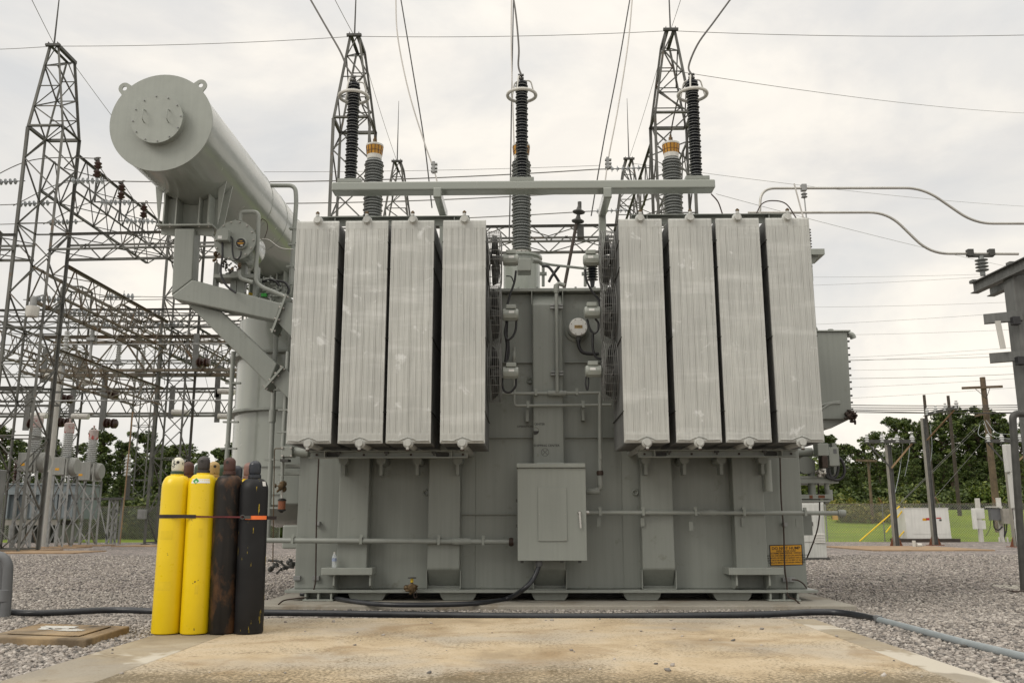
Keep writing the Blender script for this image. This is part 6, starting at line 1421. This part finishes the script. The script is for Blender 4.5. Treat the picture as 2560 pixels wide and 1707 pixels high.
lead([(999,-20,18),(1030,165,18),(1060,350,18),(1080,520,18)], .02, 'taut dark line left of the centre bushing','dark'); lead([(1578,-20,18),(1545,170,18),(1510,350,18),(1478,540,18)], .02, 'taut dark line right of the centre bushing','dark')
lead([(1284,-20,18),(1279,250,18),(1276,450,18),(1273,600,18)], .02, 'taut dark line just left of the centre bushing','dark')
lead([(989,-20,16.8),(994,90,16.8),(1022,230,16.8),(1062,360,16.8),(1085,425,16.8),(1096,470,16.8)], .021, 'pale slack cable left of the centre bushing','wire_lt')
lead([(1582,-20,16.8),(1570,110,16.8),(1545,270,16.8),(1522,390,16.8),(1512,460,16.8)], .021, 'pale slack cable right of the centre bushing','wire_lt')
lead([(1279,-20,16.8),(1278,100,16.8),(1281,230,16.8),(1285,360,16.8)], .02, 'pale slack cable running down behind the centre arrester','wire_lt')
for u, v in ((1084,419),(1519,408)):
    p = PY(u,v,16.8); tag(MB().bar(p-V3((.0,0,.12)),p+V3((.0,0,.12)),.055,.07,up=(0,1,0)).bx(p.x-.05,p.x+.075,p.y-.04,p.y+.04,p.z-.03,p.z+.0).bx(p.x-.05,p.x+.075,p.y-.04,p.y+.04,p.z+.05,p.z+.08).bx(p.x-.05,p.x+.075,p.y-.04,p.y+.04,p.z-.1,p.z-.07).build('cable_clamp', MT['galv']), f'bolted clamp on the pale slack cable {"left" if u < 1300 else "right"} of the centre bushing', 'clamp')
# switch arm with brown insulators behind the tank
y = 17.4; q = lambda u, v: PY(u,v,y); t = thing('switch_post', 'leaning dark switch post with brown insulators behind the tank rim', 'switch', q(1412,708))
MB().cyl(q(1410,722),q(1441,560),.035,seg=10).build('tube', MT['darkwood'], t, smooth=40)
a = (q(1449,505)-q(1441,560)).normalized()
for v in (557,534): MB().lathe([(.04,-.02),(.125,.02),(.13,.04),(.06,.08),(.04,.14),(.03,.2)], q(1447-(v-530)*.1,v), (0.1,0,1), 18).build('insulator_bell', MT['dark'], t, smooth=50)
MB().cyl(q(1449,522),q(1449,505),.04,seg=8).bx(q(1444,590).x,q(1460,590).x,y,y+.2,q(1450,592).z,q(1450,562).z).build('contact_head', MT['dark'], t)
p = PY(1481,702,16.); pr = []
for j in range(6): pr += [(.05,.05*j),(.11,.05*j+.02),(.05,.05*j+.04)]
tag(MB().lathe([(.03,-.15)]+pr+[(.03,.3)], p, seg=16).build('small_insulator', MT['silicone'], smooth=40), 'small black ribbed insulator peeping over the tank rim', 'insulator')
# ------------------------------------------------------------------ right hand bus tubes and steel frame
y = 15.6
def bus(pts, label): return tag(MB().tube(bend([PY(u,v,y) for u, v in pts],.34,8), .024, 12).build('bus_tube', MT['alu'], smooth=60), label, 'bus tube')
b1_ = bus([(1899,545),(1902,471),(2308,470),(2437,559),(2950,559)], 'upper bent bus tube running from the right radiators to the right edge')
bus([(1870,532),(2219,531),(2325,634),(2546,635)], 'lower bent bus tube ending on the right steel frame insulator')
p = PY(2009,470,y); cl_ = MB().bx(p.x-.045,p.x+.045,y-.05,y+.05,p.z-.06,p.z+.06).lathe([(.03,-.1),(.06,-.12),(.03,-.15),(.06,-.18),(.02,-.2)],p,seg=10).tube([p+V3((0,0,-.15)),PY(2016,545,y)],.012,6).build('bus_clamp', MT['galv'], b1_, smooth=40)
yk = 14.75; fr = thing('steel_frame', 'galvanised steel column and beams carrying the bus at the right edge', 'steel frame', PY(2560,1478,yk))
ck = PY(2532,691,yk); zt_ = ck.z; x0 = ck.x
MB().bx(x0,x0+.19,yk,yk+.012,ZG,zt_).bx(x0+.178,x0+.19,yk-.14,yk+.16,ZG,zt_).bx(x0,x0+.012,yk-.14,yk+.16,ZG,zt_) if False else None
MB().bx(x0,x0+.32,yk,yk+.32,ZG+.03,zt_).build('column', MT['frame'], fr, bevel=.006)
MB().bx(x0-.1,x0+.42,yk-.1,yk+.42,ZG-.0,ZG+.03).build('base_plate', MT['frame'], fr)
MB().bx(x0-.5,x0+1.4,yk-.45,yk+.9,ZG-.15,ZG+.012).build('pier', MT['pad'], fr, bevel=.01)
hb = .2; pl_ = PZ(2436,735,zt_); dirv = V3((x0-pl_.x, yk-pl_.y, 0)); dirv.normalize(); nx_ = V3((-dirv.y,dirv.x,0))
def ibeam(p, q, h, w, name):
    b = MB(); p, q = V3(p), V3(q); b.bar(p+V3((0,0,.008)),q+V3((0,0,.008)),w,.016).bar(p+V3((0,0,h-.008)),q+V3((0,0,h-.008)),w,.016).bar(p+V3((0,0,h/2)),q+V3((0,0,h/2)),.012,h-.033,up=(0,0,1)); return b.build(name, MT['frame'], fr)
pe = pl_+dirv*4.6
bm1 = ibeam(pl_+V3((0,0,.004)), pe+V3((0,0,.004)), hb, .14, 'beam'); ibeam(pl_+nx_*.42-dirv*.2+V3((0,0,.004)), pe+nx_*.42+V3((0,0,.004)), hb, .14, 'beam')
for f in (.1,1.25,2.3):
    c = pl_+dirv*f+V3((0,0,hb+.006)); MB().bar(c-nx_*.1,c+nx_*.52,.12,.05).build('cross_channel', MT['frame'], fr)
pi_ = PY(2457,686,(pl_+dirv*.35).y); zi = pl_.z+hb+.05; zt2_ = PY(2457,640,pi_.y).z; hh = max(.3, zt2_-zi); pr = [(.045,0),(.045,hh*.2)]
for j in range(4): pr += [(.05,hh*(.2+.17*j)),(.11,hh*(.26+.17*j)),(.11,hh*(.28+.17*j)),(.05,hh*(.34+.17*j))]
ins_ = MB().lathe(pr+[(.045,hh*.9),(.05,hh)], (pi_.x,pi_.y,zi), seg=20).build('post_insulator', MT['porcelain'], fr, smooth=50)
MB().bx(pi_.x-.22,pi_.x+.22,pi_.y-.03,pi_.y+.03,zt2_-.02,zt2_+.03).bx(pi_.x-.24,pi_.x-.14,pi_.y-.05,pi_.y+.05,zt2_,zt2_+.12).bx(pi_.x+.14,pi_.x+.24,pi_.y-.05,pi_.y+.05,zt2_,zt2_+.12).build('bus_clamp', MT['dark'], ins_)
for k_, (ua, ub, va, vb) in enumerate(((2478,2516,800,772),(2493,2530,899,871))):
    p, q_ = PY(ua,va-10,yk-.05), PY(ub,vb,yk-.05); MB().bar((p.x,p.y+.25,p.z),(x0+.05,yk-.05,p.z),.11,.16).build('bracket_channel', MT['frame'], fr)
    MB().bx(x0-.14,x0-.02,yk-.12,yk+.0,p.z-.16,p.z-.02).build('black_insulator', MT['black'], fr, bevel=.01)
MB().bar(PY(2494,802,yk-.05),PY(2508,872,yk-.05),.09,.02,up=(0,1,0)).build('white_strip', MT['offwhite'], fr)
# risers beside the column
cr_ = MB().tube(bend([PY(2575,1034,14.2),PY(2531,1034,14.2),PY(2560,1465,14.2),PY(2561,1485,14.2)],.1,8), .055, 16).build('conduit_riser', MT['dark'], smooth=50); tag(cr_, 'dark grey conduit riser beside the right steel column', 'conduit')
rs = thing('cable_riser', 'white boxed cable guard behind the dark conduit riser at right', 'cable guard', PY(2548,1380,15.6)); 
for u0, u1, v0, v1 in ((2513,2538,1110,1180),(2526,2540,1180,1270),(2535,2548,1226,1250),(2541,2552,1270,1390),(2543,2556,1297,1322)): MB().bx(PY(u0,v0,15.6).x,PY(u1,v0,15.6).x,15.6,15.72,PY(u0,v1,15.6).z,PY(u0,v0,15.6).z).build('guard_box', MT['white'], rs, bevel=.01)
wk = PZ(2530,1477,ZG+.02); tag(MB().tube(spline([PZ(2600,1470,ZG+.05),PZ(2560,1476,ZG+.05),PZ(2535,1478,ZG+.05),PZ(2518,1474,ZG+.05)]), .012, 6).build('earth_wire', MT['copper'], smooth=60), 'dark earth wire coiled on the small slab at the right edge', 'wire')
# ------------------------------------------------------------------ distribution poles and cabinets in the right background
def small_ins(p, h, par, r=.11):
    pr = [(.04,-.02),(.05,0)]
    for j in range(3): pr += [(.07,h*j/3.6+.02),(r,h*(j+.4)/3.6),(.07,h*(j+.8)/3.6)]
    o = MB().lathe(pr+[(.05,h*.86),(.06,h),(.02,h*1.05)], p, seg=16).build('insulator', MT['porcelain_lt'], par, smooth=40)
def tpole(ub, vb, arm0, arm1, ins, label, y1=None, brace=True):
    base = PZ(ub,vb,ZG); y = base.y; y1 = (y+y1[0],y+y1[1]) if y1 else (y,y); a0, a1 = PY(*arm0,y1[0]), PY(*arm1,y1[1]); zt = (a0.z+a1.z)/2-.05
    t = thing('distribution_pole', label, 'utility pole', base, 'steel distribution poles with insulators')
    x = base.x; hw = .105
    p = MB().bx(x-hw+.03,x+hw-.016,y-.006,y+.006,ZG+.03,zt).bx(x+hw-.016,x+hw,y-.11,y+.11,ZG+.03,zt).build('post', MT['frame'], t)
    MB().bx(x-hw,x-hw+.03,y-.11,y+.11,ZG+.03,zt).build('lit_flange', MT['polestl'], p)  # paler than the web: light on the left side put into the colour
    MB().bx(x-.3,x+.3,y-.3,y+.3,ZG,ZG+.03).prism([(x-.28,y-.02,ZG+.03),(x-.14,y-.02,ZG+.03),(x-.14,y-.02,ZG+.42)],(0,.03,0)).prism([(x+.28,y-.02,ZG+.03),(x+.14,y-.02,ZG+.03),(x+.14,y-.02,ZG+.42)],(0,.03,0)).build('base_plate', MT['rust'], p)
    d = (a1-a0); L = d.length; d.normalize(); mid = V3((x,y-.16,zt)); s0, s1 = -L*((x-a0.x)/(a1.x-a0.x)), L*((a1.x-x)/(a1.x-a0.x))
    e0, e1 = mid+d*s0, mid+d*s1; e0.z = e1.z = zt+.05
    MB().ang(e0,e1,.16).build('crossarm', MT['dark'], t)
    for e, m_ in ((e0,MT['dark']),(e1,MT['clay'])):
        if brace: MB().bar(e.lerp(V3((x,y-.17,zt)),.12),(x,y-.17,zt-1.05),.07,.02,up=(0,1,0)).build('brace', m_, t)
    for f in ins: small_ins(e0.lerp(e1,f)+V3((0,0,.02)), .36, t)
    return t, e0, e1
P1 = tpole(2241,1366,(2158,1108),(2284,1109),(.05,.35,.65,.95),'steel distribution pole with a level four insulator crossarm, left of the white cabinet')
P2_ = tpole(2338,1363,(2273,1052),(2347,1035),(.05,.32,.62,.95),'taller steel distribution pole in front of the white cabinet',(1.6,-1.2))
P3 = tpole(2542,1367,(2458,1107),(2600,1108),(.06,.3,.62,.95),'steel distribution pole beside the risers at the right edge')
v0 = PZ(2180,1377,ZG).y; xa_, xb_ = PZ(2182,1377,ZG).x, PZ(2540,1380,ZG).x
tag(MB().bx(xa_,xb_,v0-.05,v0+5.5,ZG-.1,ZG+.05).build('equipment_slab', MT['clay'], bevel=.02), 'long low brown concrete slab under the distribution poles', 'slab')
b = MB(); p = PZ(2286,1369,ZG); b.cyl(p,p+V3((0,0,.3)),.07,seg=12).cyl(p+V3((.12,0,.1)),p+V3((.3,0,.1)),.09,seg=12); o = b.build('pipe_fitting', MT['offwhite'], smooth=40); tag(o, 'white pipe fitting on the brown slab between the poles', 'pipe fitting')
ysw = PZ(2320,1357,ZG).y+2.2; q = lambda u, v: PY(u,v,ysw); sw = thing('switchgear_cabinet', 'large white switchgear cabinet on a dark plinth by the grass bank', 'cabinet', (q(2320,1350).x,ysw+.7,ZG))
x0, xs_, x1 = q(2260,1270).x, q(2276,1270).x, q(2372,1270).x; z0, z1 = q(2310,1346).z, q(2310,1270).z
MB().prism([(x0+.04,ysw,z0),(x1,ysw,z0),(x1-.04,ysw,z1),(x0,ysw,z1)], (0,1.3,0)).build('housing', MT['white'], sw, bevel=.015)
MB().bx(x0-.02,x1-.02,ysw-.03,ysw+1.35,z1,z1+.03).build('lid', MT['white'], sw)
MB().bx(xs_+.02,x1-.05,ysw-.012,ysw-.001,z0+.25,z1-.03).build('door', MT['white'], sw, bevel=.006)
MB().bx(q(2306,1298).x,q(2316,1298).x,ysw-.016,ysw-.013,q(2310,1301).z,q(2310,1295).z).build('yellow_label', MT['signy'], sw)
MB().bx(q(2315,1298).x,q(2324,1298).x,ysw-.016,ysw-.013,q(2310,1300).z,q(2310,1294).z).bx(q(2341,1298).x,q(2353,1298).x,ysw-.016,ysw-.013,q(2310,1296).z,q(2310,1293).z).build('red_label', MT['redink'], sw)
MB().bx(q(2348,1301).x,q(2354,1301).x,ysw-.017,ysw-.0135,q(2310,1302).z,q(2310,1297).z).build('latch', MT['dark'], sw)
MB().bx(x0-.3,x1+.4,ysw-.15,ysw+1.5,ZG-.05,z0).build('plinth', MT['darkwood'], sw, bevel=.02)
# meter panels on white posts
ym = 49.; q = lambda u, v: PY(u,v,ym)
t = thing('meter_post', 'white post with two flat white meter boxes at the fence', 'meter post', (q(2462,1352).x,ym,ZG))
MB().bx(q(2445,1300).x,q(2455,1300).x,ym,ym+.16,ZG,q(2450,1245).z).build('post', MT['offwhite'], t, bevel=.01)
MB().bx(q(2430,1300).x,q(2463,1300).x,ym-.02,ym-.001,q(2450,1296).z,q(2450,1270).z).bx(q(2436,1300).x,q(2463,1300).x,ym-.02,ym-.001,q(2450,1322).z,q(2450,1300).z).build('meter_box', MT['white'], t, bevel=.01)
MB().bx(q(2429,1300).x,q(2437,1300).x,ym-.25,ym-.03,q(2450,1322).z,q(2450,1271).z).build('side_box', MT['white'], t, bevel=.01)
MB().bx(q(2449,1300).x,q(2453,1300).x,ym+.2,ym+.28,ZG,q(2450,1322).z).build('back_post', MT['dark'], t)
t = thing('control_pedestal', 'grey and pale control boxes on posts right of the meter post', 'control box', (q(2515,1352).x,ym,ZG))
MB().bx(q(2498,1300).x,q(2508,1300).x,ym,ym+.16,ZG,q(2450,1244).z).build('post', MT['offwhite'], t, bevel=.01)
MB().bx(q(2472,1300).x,q(2497,1300).x,ym-.3,ym-.001,q(2450,1300).z,q(2450,1270).z).build('grey_box', MT['pvc'], t, bevel=.01); MB().bx(q(2467,1300).x,q(2500,1300).x,ym-.4,ym+.05,q(2450,1268).z,q(2450,1265.5).z).build('rain_roof', MT['offwhite'], t)
MB().bx(q(2496,1300).x,q(2532,1300).x,ym-.55,ym-.003,q(2450,1309).z,q(2450,1271).z).build('pale_box', MT['polestl'], t, bevel=.01)
for pts in ([(2484,1300),(2486,1318),(2496,1324),(2506,1316)],[(2512,1309),(2511,1340),(2509,1352)],[(2517,1309),(2516,1325),(2512,1340)],[(2477,1300),(2474,1322),(2464,1340)]): MB().tube(spline([q(*p_) for p_ in pts]),.035 if pts[0][0] != 2477 else .015,8).build('cable', MT['black'], t, smooth=50)
for u in (2498,2508,2518): MB().cyl(q(u,1342),(q(u,1342).x,ym,ZG),.05,seg=8).build('stub', MT['offwhite'], t)
# rust streaked white cabinet behind the right end of the transformer
yw_ = PZ(2040,1399,ZG).y; q = lambda u, v: PY(u,v,yw_); t = thing('white_cabinet', 'tall rust streaked white cabinet behind the right end of the transformer', 'cabinet', (q(2020,1399).x,yw_+.4,ZG))
wm = mat('streaked_white_paint',(.52,.53,.50),.55,var=.1,scale=2,streak=.2,spots=(.3,.14,.05),spot_t=(.66,.74),spot_s=3)
xr_ = q(2064,1330).x; MB().bx(xr_-1.4,xr_,yw_,yw_+.9,ZG+.06,q(2030,1255).z).build('housing', wm, t, bevel=.01)
MB().bx(xr_-1.2,xr_-.03,yw_-.02,yw_-.001,q(2030,1354).z,q(2030,1260).z).build('door', wm, t, bevel=.006); MB().bx(xr_-1.45,xr_+.05,yw_-.05,yw_+.95,ZG,ZG+.06).build('plinth', MT['dark'], t)
b = MB()
for k in range(6): z = q(2030,1333).z-.045*k; b.prism([(xr_-.34,yw_-.021,z),(xr_-.04,yw_-.021,z),(xr_-.04,yw_-.04,z-.03),(xr_-.34,yw_-.04,z-.03)],(0,.001,.002))
b.build('louvre', MT['offwhite'], t); MB().bx(xr_-.42,xr_-.36,yw_-.05,yw_-.02,q(2030,1314).z,q(2030,1304).z).build('latch', MT['dark'], t)
# wooden poles, guys
def wpole(u, vt_, vbase, y, r, label, mt='wood', arm=None, dark=False):
    top = PY(u,vt_,y); z0 = zh(top.x,y) if y > 50.5 else ZG; t = thing('wooden_pole', label, 'utility pole', (top.x,y,z0)); MB().tube([(top.x,y,z0-.2),(top.x,y,top.z)],[r,r*.72],12).build('pole', MT[mt], t, smooth=40)
    if arm: a0, a1 = PY(*arm[0],y-.2), PY(*arm[1],y-.2); MB().bar(a0,a1,.12,.16).build('crossarm', MT[mt], t); MB().bar(V3((top.x,y-.22,a0.z-.7)),a0.lerp(a1,.3),.05,.02).bar(V3((top.x,y-.22,a0.z-.7)),a0.lerp(a1,.7),.05,.02).build('brace', MT['dark'], t)
    return top
W1 = wpole(2456,943,0,60,.24,'brown wooden pole with a crossarm above the right trees','wood',((2405,970),(2506,966)))
wpole(2310,987,0,70,.15,'thin dark wooden pole rising behind the taller steel pole','darkwood'); wpole(2370,989,0,72,.16,'thin dark wooden pole between the steel pole and the crossarm pole','darkwood')
wpole(2170,1150,0,66,.12,'short slim pole with a small crossarm in the right trees','wood',((2140,1150),(2192,1152)))
a0, a1 = PY(2437,1040,59.6), PY(2475,1030,59.6); tag(MB().bar(a0,a1,.12,.14).build('lower_crossarm', MT['wood']), 'lower crossarm crossing the brown wooden pole', 'crossarm')
for i, (p, q_) in enumerate((((2458,1048,59.8),(2252,1254,49.8)),((2458,1056,59.8),(2240,1268,49.8)),((2452,1110,59.8),(2330,1250,50)))):
    P, Q = PY(*p), PY(*q_); wire(P,Q,.02,.009,('upper','lower','short')[i]+' guy wire slanting down from the brown wooden pole','guy wires of the wooden pole','wire')
for i, (a, c) in enumerate((((2249,1265),(2149,1352)),((2262,1268),(2215,1330)),((2262,1325),(2244,1346)))):
    tag(MB().cyl(PY(*a,49.6),PY(*c,49.6),.036,seg=8).build('guy_guard', MT['yellowguy'], smooth=40), ('longest','upper short','lower short')[i]+' yellow guy guard slanting beside the left steel pole', 'guy guard', 'yellow guy guards')
gw = 'green looping service wires on the right poles'
for pts in ([(2240,1085,40),(2256,1110,41),(2250,1170,42),(2238,1230,40)],[(2275,1090,41),(2272,1140,41),(2262,1190,41)],[(2460,1052,58),(2475,1085,54),(2510,1095,46),(2560,1098,42)],[(2465,1050,58),(2490,1080,54),(2530,1086,46)],[(2450,1060,58),(2446,1085,56),(2470,1100,50)],[(2325,1060,43),(2330,1120,43),(2322,1180,43)]):
    tag(MB().tube(spline([PY(*p_) for p_ in pts]),.014,5).build('service_wire', MT['pvcpale']), 'slack pale green service wire looping between the right poles', 'wire', gw)
tag(MB().bx(PY(2082,1292,50.8).x,PY(2096,1292,50.8).x,50.85,50.87,PY(2090,1299,50.8).z,PY(2090,1288,50.8).z).build('tan_sign', MT['cap_tan']), 'small tan sign wired to the right chain link fence', 'sign')
